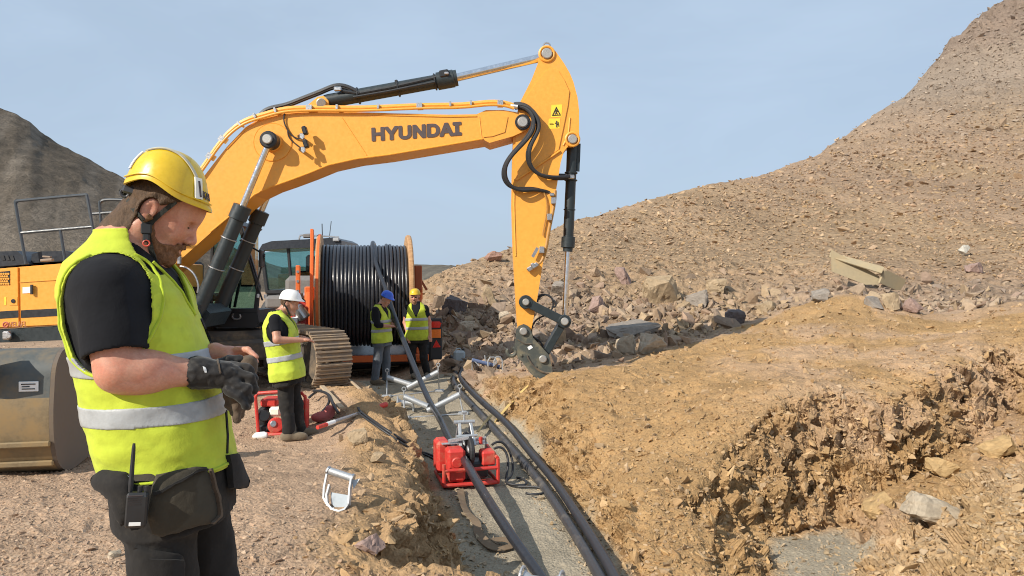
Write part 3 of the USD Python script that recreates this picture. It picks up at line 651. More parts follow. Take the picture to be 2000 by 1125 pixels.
# warning decals
for k, (x0, y0, x1, y1) in enumerate(((1076, 204, 1097, 229), (1071, 231, 1093, 252))):
    d = obj('warning_decal', prism(QL([(x0, y1), (x1, y1-1), (x1+1, y0), (x0+1, y0+1)], SO-.021), EN, .004), M_DECAL, stick)
    if k == 0:
        tri = QL([(1078, 226), (1095.5, 225), (1086.5, 208)], SO-.027); tri2 = QL([(1080.5, 224.6), (1092.8, 224), (1086.6, 212)], SO-.027)
        obj('triangle', [prism(tri, EN, .004, [tri2]), tube(QL([(1086, 214), (1086, 219), (1084, 223)], SO-.026), .008, 5), tube(QL([(1086, 219), (1089, 223)], SO-.026), .008, 5), tube(QL([(1083, 216), (1090, 217)], SO-.026), .008, 5)], M_BLACK, d)
    else:
        obj('pictogram', [tube(QL([(1073, 242), (1081, 242)], SO-.026), .006, 5), tube(QL([(1087, 236), (1087, 248)], SO-.026), .010, 5), tube(QL([(1084, 240), (1090, 243)], SO-.026), .008, 5), tube(QL([(1090, 238), (1091, 247)], SO-.026), .006, 5)], M_BLACK, d)
# stick cylinder over the boom
CO = .33
cA, cB, cC = Q(628, 200, CO), Q(893, 152, CO), Q(1060, 112, CO)
lug, _ = many('cylinder_lug', [prism(QL([(560, 222), (600, 206), (620, 189), (632, 187), (641, 196), (642, 222)], o), EN, .06) for o in (CO-.2, CO+.14)], M_YEL, ex)
obj('lug_pin', [cyl(Q(627, 201, CO-.27), Q(627, 201, CO+.25), .075, 22, ch=.012)], M_PIN, lug)
sc = obj('stick_cylinder', [lathe([(0, .07), (.06, .105), (.12, .112)]+[(np.linalg.norm(cB-cA)-.34, .112), (np.linalg.norm(cB-cA)-.33, .142), (np.linalg.norm(cB-cA)-.06, .142), (np.linalg.norm(cB-cA)-.05, .13), (np.linalg.norm(cB-cA), .13)], cA, frame(cB-cA), 24)], M_GRN, ex, smooth=35)
obj('rod', [cyl(cB-unit(cB-cA)*.1, cC, .066, 20)], M_CHROME, sc, smooth=40)
obj('pipe', [tube(QL([(668, 178), (700, 183), (760, 172), (845, 153), (868, 145), (880, 146)], CO-.1), .03, 8), tube(QL([(690, 190), (760, 178), (850, 160)], CO-.14), .022, 8)], M_BLACK, sc)
many('clamp', [torus(Q(x, y, CO), frame(cB-cA),   .124, .016, 24, 6) for x, y in ((778, 173), (700, 187), (850, 160))]+[box(Q(868, 146, CO-.06), (.16, .2, .12), frame(cB-cA), .02), box(Q(775, 163, CO-.05), (.05, .1, .1), frame(cB-cA), .01)], M_BLACK, sc)
obj('fitting', [box(Q(660, 174, CO-.12), (.12, .08, .07), frame(EU), .012), box(Q(872, 143, CO-.17), (.07, .04, .04), frame(EU), .01)], M_STEEL, sc)
# boom cylinders, near and far side
fo = .95
for side in (0, 1):
    s = EN*(-.15+side*(BW+.24)); t, k, b_ = Q(533, 278)+s, Q(478, 410)+s, Q(392, 612)+s
    L = np.linalg.norm(b_-k); F = frame(b_-k)
    bc = obj('boom_cylinder', [lathe([(-.06, .10), (-.05, .142), (.17, .142), (.18, .112), (L-.1, .112), (L, .09)], k, F, 24), tube([k+F[:, 0]*.25-F[:, 1]*.125+F[:, 2]*.06, k+F[:, 0]*.8-F[:, 1]*.13+F[:, 2]*.06, k+F[:, 0]*(L-.2)-F[:, 1]*.125+F[:, 2]*.06], .026, 8)], M_GRN, ex, smooth=35)
    obj('rod', [cyl(t, k, .052, 20)], M_CHROME, bc, smooth=40)
    obj('rod_eye', [cyl(t-EN*.11, t+EN*.11, .135, 24, ch=.02)], M_BLACK, bc, smooth=35)
    obj('rod_pin', [cyl(t-EN*.16, t+EN*.14, .075, 20, ch=.012)], M_PIN, bc)
    many('clamp', [torus(k+F[:, 0]*d, F, .118, .010, 24, 6) for d in (.5, 1.0)], M_STEEL, bc)
# pipes and hoses on the boom
for k, (dy, off, r) in enumerate(((0, -.01, .028), (5, -.05, .022), (-2, .10, .026))):
    pts = [(372, 355), (400, 321), (436, 271), (479, 236), (511, 225), (553, 214), (589, 211), (700, 211), (842, 206), (913, 204), (956, 200), (1004, 207)]
    obj('hydraulic_pipe', tube(spline(QL([(x, y+dy) for x, y in pts], off), 70), r, 8), M_YEL, boom, smooth=40)
many('pipe_clamp', [box(Q(x, y, .03), (.09 if w else .03, .2, .075), frame(EU if not a else unit(Q(x+10, y-a)-Q(x, y)))) for x, y, w, a in ((436, 272, 1, 13), (412, 306, 1, 14), (606, 212, 1, 0), (820, 208, 1, .5), (977, 203, 1, 0), (540, 217, 0, 3), (660, 211, 0, 0), (740, 210, 0, 0), (880, 205, 0, .5), (920, 203, 0, .5), (470, 243, 0, 9), (500, 228, 0, 5))], M_STEEL, boom)
for dy, off in ((0, .22), (4, .32), (-2, .42)):
    obj('hydraulic_hose', tube(spline(QL([(508, 224), (530, 211), (553, 206), (589, 193), (632, 176), (660, 167), (681, 171), (702, 182)], off)-np.array([0, 0, dy*.008]), 40), .024, 7), M_HOSE, boom, smooth=40)
H1 = [(1006, 208), (1030, 214), (1042, 231), (1042, 250), (1028, 274), (1001, 303), (988, 326), (988, 346), (997, 362), (1015, 371), (1040, 371), (1062, 373), (1080, 379)]
H2 = [(1004, 206), (1036, 213), (1050, 231), (1053, 249), (1041, 276), (1034, 301), (1037, 323), (1051, 339), (1071, 345), (1095, 346), (1112, 345)]
for pts, sh in ((H1, 0), (H1, 5), (H2, 0), (H2, -5)):
    offs = np.interp(np.linspace(0, 1, len(pts)), [0, .15, .45, .8, 1], [0, -.10, -.16, -.04, .14]) + (0 if sh == 0 else .05)
    obj('hydraulic_hose', tube(spline([Q(x-abs(sh)*.8*np.sin(i/len(pts)*3), y+sh*.6*np.cos(i), o) for i, ((x, y), o) in enumerate(zip(pts, offs))], 60), .029, 8), M_HOSE, ex, smooth=40)
many('hose_fitting', [cyl(Q(998, 207, -.01+d), Q(1012, 209, -.04+d), .036, 10) for d in (0, .07)]+[box(Q(1112, 346, .2), (.16, .1, .07), frame(EU), .015), box(Q(1078, 380, .06), (.07, .06, .05), frame(EU), .01)], M_STEEL, ex)
obj('stick_pipe', [tube(spline(QL([(1084, 372), (1080, 410), (1071, 455), (1062, 500), (1056, 512), (1046, 517)], SO+.02), 30), .03, 8), tube(spline(QL([(1062, 376), (1068, 410), (1066, 425), (1060, 460)], SO-.03), 24), .012, 6)], paint('pipe_ochre', (.42, .21, .05), .5, dust=.3), stick, smooth=40)
many('pipe_bracket', [box(Q(x, y, SO-.03), (.08, .09, .11), frame(EU), .01) for x, y in ((1058, 488), (1073, 424), (1081, 392))], M_STEEL, stick)
obj('shut_off_valve', [beam(Q(1030, 528, SO-.06), Q(1050, 515, SO-.04), .07, .07, ch=.012), box(Q(1041, 519, SO-.1), (.06, .05, .09), frame(EU+np.array([0, 0, .6])), .012), beam(Q(1050, 484, SO-.06), Q(1040, 502, SO-.07), .02, .05)], M_STEEL, stick)
# bucket cylinder and linkage
b0, b1, b2 = Q(1118, 278, CO-.02), Q(1109, 488, CO-.02), Q(1103, 628, CO-.02); L = np.linalg.norm(b1-b0); F = frame(b1-b0)
bk = obj('bucket_cylinder', [lathe([(0, .07), (.05, .085), (L-.22, .085), (L-.21, .112), (L-.04, .112), (L-.03, .08), (L+.03, .08)], b0, F, 22), box(b0+F[:, 0]*.25+EU*.11, (.45, .05, .05), F), torus(b0+F[:, 0]*.5, F, .095, .014, 20, 6), torus(b0+F[:, 0]*.62, F, .095, .014, 20, 6), beam(b0+F[:, 0]*.55, b0+F[:, 0]*.55-EU*.2-EN*.05, .06, .06), torus(b0+F[:, 0]*1.1, F, .09, .01, 20, 6)], M_GRN, ex, smooth=35)
obj('rod', cyl(b1, b2, .046, 18), M_CHROME, bk, smooth=40)
def link(pa, pb, w, off, th, ra, rb):
    a, b = Q(*pa, off), Q(*pb, off)
    out = []
    t = np.linspace(0, 2*np.pi, 20, endpoint=False); d = unit(b-a); u = np.cross(d, EN)
    for c, r in ((a, ra), (b, rb)): out.append(cyl(c, c+EN*th, r, 24, ch=.01))
    out.append(beam(a+EN*(th/2), b+EN*(th/2), th*.86, w, up=u, ch=.008)); return out
rl, _ = (obj('rocker_link', link((1027, 590), (1103, 628), .14, o_, .09, .11, .105), M_GRN, ex) for o_ in (-.02, .56))
pl = obj('push_link', link((1103, 628), (1061, 700), .115, .10, .40, .09, .09), M_GRN, ex)
for x, y, r in ((1027, 590, .055), (1103, 628, .062)): obj('link_pin', [cyl(Q(x, y, -.06), Q(x, y, .70), r, 20, ch=.012)], M_PIN, rl)
# quick coupler
CPL = [(1008, 646), (1013, 637), (1023, 633), (1032, 637), (1038, 648), (1041, 660), (1062, 682), (1072, 693), (1077, 712), (1080, 735), (1080, 745), (1066, 745), (1050, 741), (1036, 729), (1027, 716), (1021, 708), (1012, 700), (1008, 690), (1005, 676), (1007, 660)]
cp = obj('quick_coupler', [prism(QL(CPL, SO-.07), EN, .05), prism(QL(CPL, SO+SW+.02), EN, .05), prism(QL([(1014, 664), (1040, 664), (1070, 696), (1077, 742), (1052, 739), (1024, 712), (1009, 690)], SO-.02), EN, SW+.04)], M_GRNDUST, ex)
many('hook', [torus(Q(999, 687, SO-.05+d), frame(EN), .068, .030, 22, 8, np.radians(110), np.radians(400)) for d in (0, .52)], M_GRNDUST, cp)
obj('wear_edge', [tube(QL([(1011, 663), (1025, 672), (1038, 672)], SO-.08), .010, 5), tube(spline(QL([(1030, 695), (1040, 712), (1056, 725), (1078, 728)], SO-.08), 20), .016, 5)], M_MUD, cp)
for x, y, r in ((1022, 647, .062), (1060, 701, .062)): obj('coupler_pin', [disc(x, y, r, SO-.07, .05, 22, .014)], M_PIN, cp)
obj('label_plate', prism(QL([(1033, 684), (1041, 679), (1037, 674), (1030, 678)], SO-.075), EN, .004), M_WHITE, cp)
many('bolt', [disc(x, y, .022, SO-.07, .02, 8, .004) for x, y in ((1018, 694), (1056, 738), (1046, 716))], M_GRNDUST, cp)
for pts in ([(1050, 580), (1062, 575), (1078, 583), (1086, 596), (1078, 600)], [(1075, 614), (1055, 620), (1042, 632), (1040, 656), (1052, 665), (1060, 678), (1058, 686)], [(1050, 590), (1060, 577), (1072, 577), (1080, 590), (1076, 606)]):
    obj('coupler_hose', tube(spline(QL(pts, .2), 30), .014, 6), M_HOSE, ex, smooth=40)
# upper structure: right-hand side
HO = -1.15
def plate(pts, off, th=.03, m=M_YEL, parent=ex, name='body_panel', **k): return obj(name, prism(QL(pts, off), EN, th), m, parent, **k)
hs = obj('house', prism(QL([(-70, 530), (-70, 646), (240, 629), (240, 512), (228, 506)], HO+.03), EN, 2.85), M_YEL, ex)
pn1 = plate([(-66, 529), (-66, 642), (36, 637), (34, 522)], HO, .026)
pn2 = plate([(39, 522), (41, 637), (238, 628), (234, 508)], HO, .026)
obj('crease', [beam(Q(39, 551, HO-.004), Q(236, 538, HO-.004), .012, .012)], M_YEL, pn2)
for k, seg in enumerate((((-66, 612), (36, 606)), ((41, 606), (238, 596)))):
    (x0, y0), (x1, y1) = seg; plate([(x0, y0+15), (x1, y1+14), (x1, y1), (x0, y0)], HO-.005, .004, M_BLACK, (pn1, pn2)[k], 'stripe')
gr = plate([(-14, 532), (-14, 558), (19, 556), (19, 529)], HO-.005, .004, M_BLACK, pn1, 'grille')
for i in range(7):
    for j in range(5):
        x, y = -11+i*4.6+(j % 2)*2.2, 535+j*4.8
        if x < 18: obj('louvre', [disc(x, y, .017, HO-.004, .008, 6, .002)], M_YEL, gr)
lk = plate([(18, 581), (18, 597), (34, 596), (34, 580)], HO-.006, .006, M_YEL, pn1, 'lock_plate'); obj('lock', [disc(26, 588, .03, HO-.006, .01, 12, .003)], M_BLACK, lk)
plate([(8, 580), (8, 596), (12, 596), (12, 580)], HO-.004, .004, M_DECAL, pn1, 'sticker')
plate([(44, 561), (44, 573), (61, 572), (61, 560)], HO-.004, .004, M_WHITE, pn2, 'sticker'); obj('door_handle', beam(Q(62, 556, HO-.03), Q(62, 575, HO-.03), .03, .025), M_BLACK, pn2)
TX2 = meshkit.text_mesh('VELAFL', 0.085, 0.003); v = np.asarray(TX2.vertices); h0 = v[:, 1].max()-v[:, 1].min(); w0 = v[:, 0].max()-v[:, 0].min()
q0, q1, q2 = Q(17, 639, HO-.004), Q(52, 637.3, HO-.004), Q(17, 629, HO-.004)
obj('company_lettering', trimesh.Trimesh(q0+(v[:, :1]-v[:, 0].min())/w0*(q1-q0)+(v[:, 1:2]-v[:, 1].min())/h0*(q2-q0)-v[:, 2:]*EN, TX2.faces[:, ::-1], process=False), paint('faded_red_brown', (.45, .20, .12), .6), pn1)
obj('company_emblem', [torus(Q(11, 634, HO-.003), frame(EN), .036, .008, 18, 5), beam(Q(8, 637, HO-.004), Q(14, 631, HO-.004), .012, .006)], paint('faded_red', (.5, .12, .1), .6), pn1)
sill = obj('side_sill', [prism(QL([(-70, 648), (-70, 672), (136, 664), (240, 658), (240, 630)], HO+.01), EN, .25)], M_GRN, ex)
obj('tie_bracket', [box(Q(14, 655, HO-.04), (.10, .1, .12), frame(EU), .02), disc(18, 655, .04, HO-.09, .03, 14, .006)], M_STEEL, sill)
M_HOOD = paint('dark_blue_black', (.022, .026, .034), .35, dust=.12)
hd = obj('engine_hood', [prism(QL([(-70, 526), (-70, 498), (0, 491), (33, 490), (45, 500), (58, 516)], HO+.12), EN, 2.3), prism(QL([(60, 514), (62, 496), (80, 491), (130, 490), (150, 494), (158, 508)], HO+.2), EN, 2.0)], M_HOOD, ex)
many('louvre', [prism(QL([(x, 508), (x+6, 508), (x+3, 499), (x-3, 499)], HO+.11), EN, .012) for x in (4, 13, 22)], M_BLACK, hd)
obj('hood_latch', [beam(Q(80, 509, HO+.05), Q(104, 507, HO+.05), .06, .04, ch=.01), beam(Q(84, 501, HO+.05), Q(100, 502, HO+.05), .05, .025, ch=.006)], paint('latch_brown', (.28, .2, .14), .6), hd)
M_RAIL = paint('rail_grey', (.05, .06, .07), .4)
def rail(pts, off, r=.021): return tube(np.array([Q(x, y, off) for x, y in smooth_outline(pts, 4, False)]), r, 8)
hr = obj('handrail', [rail([(51, 516), (31, 402), (33, 395), (39, 392), (160, 381), (167, 382), (171, 389), (184, 462), (190, 506)], HO+.06), rail([(41, 455), (181, 443)], HO+.06), rail([(118, 450), (127, 508)], HO+.06)], M_RAIL, ex, smooth=40)
obj('handrail', [rail([(203, 505), (195, 402), (197, 395), (203, 391), (222, 390), (262, 392)], HO+.5), rail([(181, 418), (262, 412)], HO+.5)], M_RAIL, ex, smooth=40)
# front deck, tool box, slew ring
obj('front_deck', [prism(QL([(236, 640), (236, 600), (330, 592), (345, 600), (345, 636)], HO+.05), EN, .9), prism(QL([(240, 645), (240, 600), (395, 596), (410, 612), (395, 640)], HO+1.0), EN, .95)], M_GRN, ex)
obj('slew_ring', [cyl(on_land(-6.05, 13.1)+np.array([0, 0, .95]), on_land(-6.05, 13.1)+np.array([0, 0, 1.25]), .75, 40)], M_MUD, ex)
obj('step_light', [tube(spline(QL([(352, 520), (372, 528), (384, 545), (386, 572)], -.2), 20), .018, 7), box(Q(350, 506, -.2), (.05, .06, .16), frame(EU), .01)], M_STEEL, ex)
# cab on the far side
c0, c1 = 1.15, 2.15
def bar(pts, off, w=.07, m=M_BLACK): return [beam(Q(*a, off), Q(*b, off), w, w, ch=.01, ext=.02) for a, b in zip(pts[:-1], pts[1:])]
cab = obj('cab', sum([bar([(352, 606), (362, 440), (470, 444), (505, 560), (500, 606), (352, 606)], o)+bar([(412, 606), (416, 442)], o, .055) for o in (c0, c1)], [])+[beam(Q(x, y, c0), Q(x, y, c1), .07, .07) for x, y in ((352, 606), (362, 440), (470, 444), (505, 560), (500, 606))]+[prism(QL([(352, 608), (350, 638), (498, 640), (506, 630), (502, 606)], c0-.02), EN, 1.05), prism(QL([(355, 436), (358, 428), (465, 432), (474, 441), (470, 444)], c0-.03), EN, 1.08), prism(QL([(356, 604), (358, 560), (410, 560), (410, 604)], c0+.02), EN, .04)], M_BLACK, ex)
for o in (c0, c1):
    obj('pane', prism(QL([(414, 603), (417, 446), (468, 447), (502, 560), (497, 603)], o-.01), EN, .012), M_GLASS, cab)
obj('pane', prism(np.array([Q(471, 446, c0+.04), Q(504, 560, c0+.04), Q(504, 560, c1-.04), Q(471, 446, c1-.04)]), EU, .012), M_GLASS, cab)
obj('seat', [box(Q(400, 580, c0+.5), (.5, .5, .14), frame(EU), .04), box(Q(382, 545, c0+.5), (.14, .48, .62), frame(EU), .05)], M_RUB, cab)
many('control_lever', [beam(Q(436, 590, c0+.2), Q(440, 555, c0+.2), .03, .03), beam(Q(448, 604, c0+.5), Q(455, 560, c0+.5), .03, .03), beam(Q(458, 600, c0+.3), Q(478, 500, c0+.3), .04, .04)], M_BLACK, cab)
obj('mirror', bar([(500, 562), (516, 500), (508, 490)], c0-.12, .03)+[box(Q(511, 505, c0-.14), (.05, .18, .30), frame(EU), .015)]+bar([(470, 470), (516, 497)], c0-.1, .03)+bar([(484, 500), (512, 585)], c0-.1, .03), M_BLACK, cab)
many('marker_light', [box(Q(x, y, c0-.04), (.04, .03, .07), frame(EU), .008) for x, y in ((504, 578), (518, 579))], M_WHITE, cab)
obj('cab_handle', tube(spline(QL([(456, 612), (456, 622), (468, 622), (468, 614)], c0-.06), 14), .014, 6), M_STEEL, cab)
# tracks: two belts of shoes, turned against the upper structure
TD = unit(np.array([.60, -.80, 0])); TS = np.array([.80, .60, 0.0])          # forwards, across
def track(front_mid, nm):
    R_, Lc, Hh, W = .43, 3.7, .46, .62
    c = np.array(front_mid, float)-TD*R_; c[2] += Hh
    tk = obj(nm, [beam(c-TD*.3, c-TD*(Lc-.3), .42, .48, ch=.04), cyl(c-TS*.2, c+TS*.2, .36, 28, ch=.03), cyl(c-TD*Lc-TS*.2, c-TD*Lc+TS*.2, .36, 28, ch=.03)], M_MUD, ex)
    for k in range(7):
        o = c-TD*(.55+k*.43)-np.array([0, 0, .27]); obj('roller', cyl(o-TS*.24, o+TS*.24, .12, 16, ch=.02), M_MUD, tk)
    per = 2*Lc+2*np.pi*R_; n = int(per/.198)
    for k in range(n):
        s = k*per/n
        if s < Lc: p, t = c-TD*s+np.array([0, 0, R_]), -TD
        elif s < Lc+np.pi*R_:
            a = (s-Lc)/R_; p = c-TD*Lc+R_*(-TD*math.sin(a)+np.array([0, 0, math.cos(a)])); t = -TD*math.cos(a)-np.array([0, 0, math.sin(a)])
        elif s < 2*Lc+np.pi*R_: p, t = c-TD*(Lc-(s-Lc-np.pi*R_))-np.array([0, 0, R_]), TD
        else:
            a = (s-2*Lc-np.pi*R_)/R_; p = c+R_*(TD*math.sin(a)-np.array([0, 0, math.cos(a)])); t = TD*math.cos(a)+np.array([0, 0, math.sin(a)])
        o = np.cross(t, TS); o = o if o @ (p-(c-TD*np.clip((c-p) @ TD, 0, Lc))) > 0 else -o
        Fm = np.stack([t, TS, o], 1)
        obj('track_shoe', [box(p+o*.012, (.188, W, .03), Fm), box(p+o*.045+t*.07, (.03, W, .045), Fm), box(p+o*.036-t*.01, (.026, W, .03), Fm), box(p+o*.036-t*.075, (.026, W, .03), Fm), box(p-o*.05, (.15, .22, .09), Fm)], M_TRACK, tk)
    return tk
f1 = on_land(-2.95, 12.25); f1[2] -= .02
track(f1, 'track')
f2 = on_land(*(f1-TS*2.62)[:2]); f2[2] = f1[2]
track(f2, 'track')
obj('undercarriage_frame', [beam(f1-TD*1.4+np.array([0, 0, .6]), f2-TD*1.4+np.array([0, 0, .6]), .5, .35, ch=.05), beam(f1-TD*3.0+np.array([0, 0, .6]), f2-TD*3.0+np.array([0, 0, .6]), .5, .35, ch=.05), box((f1+f2)/2-TD*2.2+np.array([0, 0, .72]), (1.6, 1.6, .4), frame(TD), .08)], M_MUD, ex)
# ------------------------------------------------------------------ cable drum
RY = 16.3; RA = unit([1, .21, 0]); RC0 = P(712, 577, RY); RF = frame(RA); RN = RF[:, 1] if RF[1, 1] < 0 else -RF[:, 1]
M_CABLE = paint('cable_sheath', (.020, .021, .026), .30, dust=.04, spec=.6)
M_CABD2 = paint('scuffed_cable_sheath', (.028, .028, .032), .40, dust=.22, dustcol=(.15, .13, .11), scale=3.0)
M_CABDUST = paint('dusty_cable_sheath', (.040, .039, .042), .42, dust=.42, dustcol=(.19, .165, .135), scale=2.5)
drum = thing('cable_drum', 'huge wooden-flanged drum wound with thick black cable', 'cable drum', RC0-np.array([0, 0, 1.3]))
RW, RR0, RCAB = .90, 1.33, 1.075
for sgn in (-1, 1):
    c = RC0+RA*sgn*(RW+.05)
    n_ = 64; fl = lathe([(-.05, .30), (-.05, RR0-.012), (-.038, RR0), (.038, RR0), (.05, RR0-.012), (.05, .30)], c, frame(RA), n_)
    fo_ = obj('flange', fl, M_WOOD, drum)
    obj('rim_band', lathe([(-.026, RR0+.003), (-.022, RR0+.010), (.022, RR0+.010), (.026, RR0+.003)], c, frame(RA), 64, cap=False), M_ORANGE if sgn < 0 else M_WOOD, fo_)
    obj('hub', cyl(c-RA*.09, c+RA*.09, .28, 28, ch=.02), M_ORANGE, fo_)
obj('core', cyl(RC0-RA*RW, RC0+RA*RW, RCAB-.05, 48), M_CABLE, drum)
nw = 23; gap = 2*RW/nw
for k in range(nw):
    c = RC0+RA*(-RW+gap*(k+.5)); rr = RCAB+.004*math.sin(k*2.3)+(.03 if k in (13, 17, 18) else 0)
    n_ = 72; t = np.arange(n_)*2*np.pi/n_; F = frame(RA)
    obj('cable_turn', tube(c+rr*(np.cos(t)[:, None]*F[:, 1]+np.sin(t)[:, None]*F[:, 2])+.004*np.sin(3*t+k)[:, None]*RA, gap*.49, 8, closed=True), M_CABLE, drum, smooth=True)
# ------------------------------------------------------------------ trailer that carries the drum
tr = thing('cable_trailer', 'orange steel cable trailer holding up the big drum', 'trailer', on_land(RC0[0], RC0[1]))
zg = on_land(RC0[0], RC0[1]-.6)[2]
def at_r(a, f, z): return RC0+RA*a+RN*f+np.array([0, 0, z-RC0[2]])      # along the axle, towards the lens, height
for sgn in (-1, 1):
    a = sgn*(RW+.27)
    obj('side_beam', [beam(at_r(a, .55, zg+.42), at_r(a, -2.6, zg+.42), .14, .24, ch=.01)], M_ORANGE, tr)
    obj('axle_support', [beam(at_r(a, .42, zg+.45), at_r(a, .05, 1.2), .14, .12, ch=.01), beam(at_r(a, -.6, zg+.5), at_r(a, -.05, 1.2), .14, .12, ch=.01), box(at_r(a, 0, 1.18), (.2, .2, .3), RF, .02)], M_ORANGE, tr)
fp = obj('ladder_post', [beam(at_r(-RW-.20, .62, zg+.4), at_r(-RW-.20, .30, 2.55), .20, .07, up=RA, ch=.01), beam(at_r(-RW-.46, .72, zg+.5), at_r(-RW-.46, .68, 1.78), .16, .08, up=RA, ch=.01)], M_ORANGE, tr)
many('bolt', [cyl(at_r(-RW-.46, .70, z_)+RN*.05, at_r(-RW-.46, .70, z_)+RN*.09, .03, 8) for z_ in np.arange(.45, 1.75, .2)], M_STEEL, fp)
obj('axle', cyl(at_r(-RW-.4, 0, RC0[2]), at_r(RW+.36, 0, RC0[2]), .07, 18), M_STEEL, tr)
obj('chassis', [box(at_r(0, -.9, zg+.36), (2*RW+.3, 2.6, .22), RF, .03), box(at_r(0, -.35, zg+.2), (2*RW, .2, .2), RF, .03)], M_BLACK, tr)
obj('rear_beam', [beam(at_r(-RW-.35, .62, zg+.42), at_r(RW+.45, .62, zg+.42), .12, .14, ch=.01)], M_ORANGE, tr)
obj('winch_box', [box(at_r(-RW-.42, .8, .72), (.34, .3, .42), RF, .03), cyl(at_r(-RW-.3, .95, .95), at_r(-RW-.7, .95, 1.1), .06, 14), cyl(at_r(-RW-.5, .95, 1.15), at_r(-RW-.5, .95, .75), .05, 12)], M_RED, tr)
obj('hydraulic_motor', [cyl(at_r(-RW-.48, .95, .95), at_r(-RW-.30, .95, .68), .13, 18, ch=.03), box(at_r(-RW-.5, .98, .66), (.14, .1, .14), RF, .02)], M_STEEL, tr)
obj('drive_bracket', [box(at_r(RW+.26, .12, 1.52), (.16, .3, .55), RF, .02), beam(at_r(RW+.3, .2, 1.5), at_r(RW+.45, .2, 1.25), .05, .05)], paint('rusty_orange', (.32, .08, .03), .6, dust=.3), tr)
wc = at_r(RW+.52, .15, 0); wc[2] = zg+.43
for dx in (0, ):
    w_ = obj('wheel', [lathe([(-.16, .26), (-.16, .38), (-.12, .43), (.12, .43), (.16, .38), (.16, .26)], wc, RF, 36)], M_RUB, tr, smooth=30)
    for k in range(26):
        a_ = k*2*np.pi/26; o = math.cos(a_)*RF[:, 1]+math.sin(a_)*RF[:, 2]
        if k % 1 == 0: obj('tread_block', box(wc+o*.43, (.26, .05, .03), np.stack([RA, np.cross(o, RA), o], 1)), M_RUB, w_)
    obj('rim', cyl(wc-RA*.12, wc+RA*.12, .25, 24, ch=.03), M_STEEL, w_)
pan = obj('light_panel', [box(P(851, 662, 15.35), (.26, .05, .86), RF, .03)], M_BLACK, tr)
M_REDL = paint('red_reflector', (.75, .03, .02), .18, dust=.05); M_ORL = paint('orange_plate', (.95, .22, .03), .35, dust=.05)
obj('tail_light', prism(np.array([P(x, y, 15.30) for x, y in ((841, 640), (859, 640), (862, 632), (858, 628), (843, 628), (841, 632))]), [0, 1, 0], .03), M_REDL, pan)
obj('orange_plate', prism(np.array([P(x, y, 15.30) for x, y in ((842, 660), (861, 660), (861, 643), (841, 644))]), [0, 1, 0], .03), M_ORL, pan)
obj('triangle_reflector', prism(np.array([P(x, y, 15.30) for x, y in ((845, 679), (860, 678), (852, 664))]), [0, 1, 0], .03), M_REDL, pan)
# ------------------------------------------------------------------ tractor behind
TY = 19.0
tq = lambda x, y, d=0: P(x, y, TY+d)
trac = thing('tractor', 'dark tractor with a tall glazed cab standing behind the cable drum', 'tractor', on_land(tq(585, 600)[0], TY+.8))
M_TGREY = paint('bonnet_grey', (.16, .15, .14), .45, dust=.25)
def tb(pts, d, w=.09, m=M_BLACK): return [beam(tq(*a, d), tq(*b, d), w, w, ch=.015, ext=.02) for a, b in zip(pts[:-1], pts[1:])]
tc = obj('cab', sum([tb([(522, 570), (512, 494), (518, 478)], d)+tb([(569, 560), (563, 484)], d, .07)+tb([(660, 570), (655, 484)], d) for d in (0, 1.7)], [])+[beam(tq(x, y, 0), tq(x, y, 1.7), .09, .09) for x, y in ((512, 494), (522, 570), (655, 490))]+tb([(522, 570), (660, 570)], 0, .1)+[prism(np.array([tq(x, y) for x, y in ((522, 600), (520, 566), (660, 566), (662, 600))]), [0, 1, 0], 1.7)], M_BLACK, trac)
obj('roof', [prism(np.array([tq(x, y, -.15) for x, y in ((505, 489), (512, 477), (530, 471), (655, 464), (667, 470), (667, 482), (560, 485))]), [0, 1, 0], 2.0)], M_HOOD, trac)
for poly in ([(516, 493), (525, 566), (566, 560), (561, 487)], [(566, 486), (572, 558), (655, 556), (653, 486)]):
    obj('pane', prism(np.array([tq(x, y, .02) for x, y in poly]), [0, 1, 0], .012), M_GLASS, tc)
obj('pane', prism(np.array([tq(x, y, 1.7) for x, y in ((516, 493), (525, 566), (655, 556), (653, 486))]), [0, 1, 0], .012), M_GLASS, tc)
obj('seat', [box(tq(600, 540, .8), (.5, .5, .3), None, .06), box(tq(607, 520, .8), (.16, .5, .6), None, .06)], M_RUB, tc)
mr = obj('wing_mirror', [box(tq(632, 508, -.35), (.22, .08, .34), None, .03), beam(tq(648, 492, -.1), tq(634, 496, -.33), .03, .03)], M_BLACK, trac)
obj('mirror_glass', box(tq(632, 508, -.395), (.19, .004, .3), None, .002), paint('mirror_face', (.55, .66, .68), .05, metal=.9), mr)
obj('antenna', cyl(tq(630, 467, .4), tq(629, 437, .4), .012, 6), M_BLACK, trac); obj('antenna', cyl(tq(643, 466, .5), tq(647, 432, .5), .009, 6), M_BLACK, trac)
obj('work_lamp', box(tq(657, 468, -.15), (.16, .12, .1), None, .02), M_GALV, trac); obj('work_lamp', box(tq(600, 461, -.05), (.2, .12, .1), None, .02), M_TGREY, trac)
obj('roof_rack', [tube([tq(584, 468, -.05), tq(586, 460, -.05), tq(607, 457, -.05), tq(609, 464, -.05)], .025, 6), tube([tq(612, 466, .3), tq(614, 460, .3), tq(662, 463, .3)], .02, 6)], M_STEEL, trac)
obj('bonnet', [box(tq(600, 560, -.55), (.95, .7, .55), None, .12), box(tq(560, 590, -.4), (.8, 1.0, .35), None, .08)], M_TGREY, trac)
obj('mudguard', [box(tq(640, 575, -.5), (.7, .5, .12), None, .04)], M_BLACK, trac)
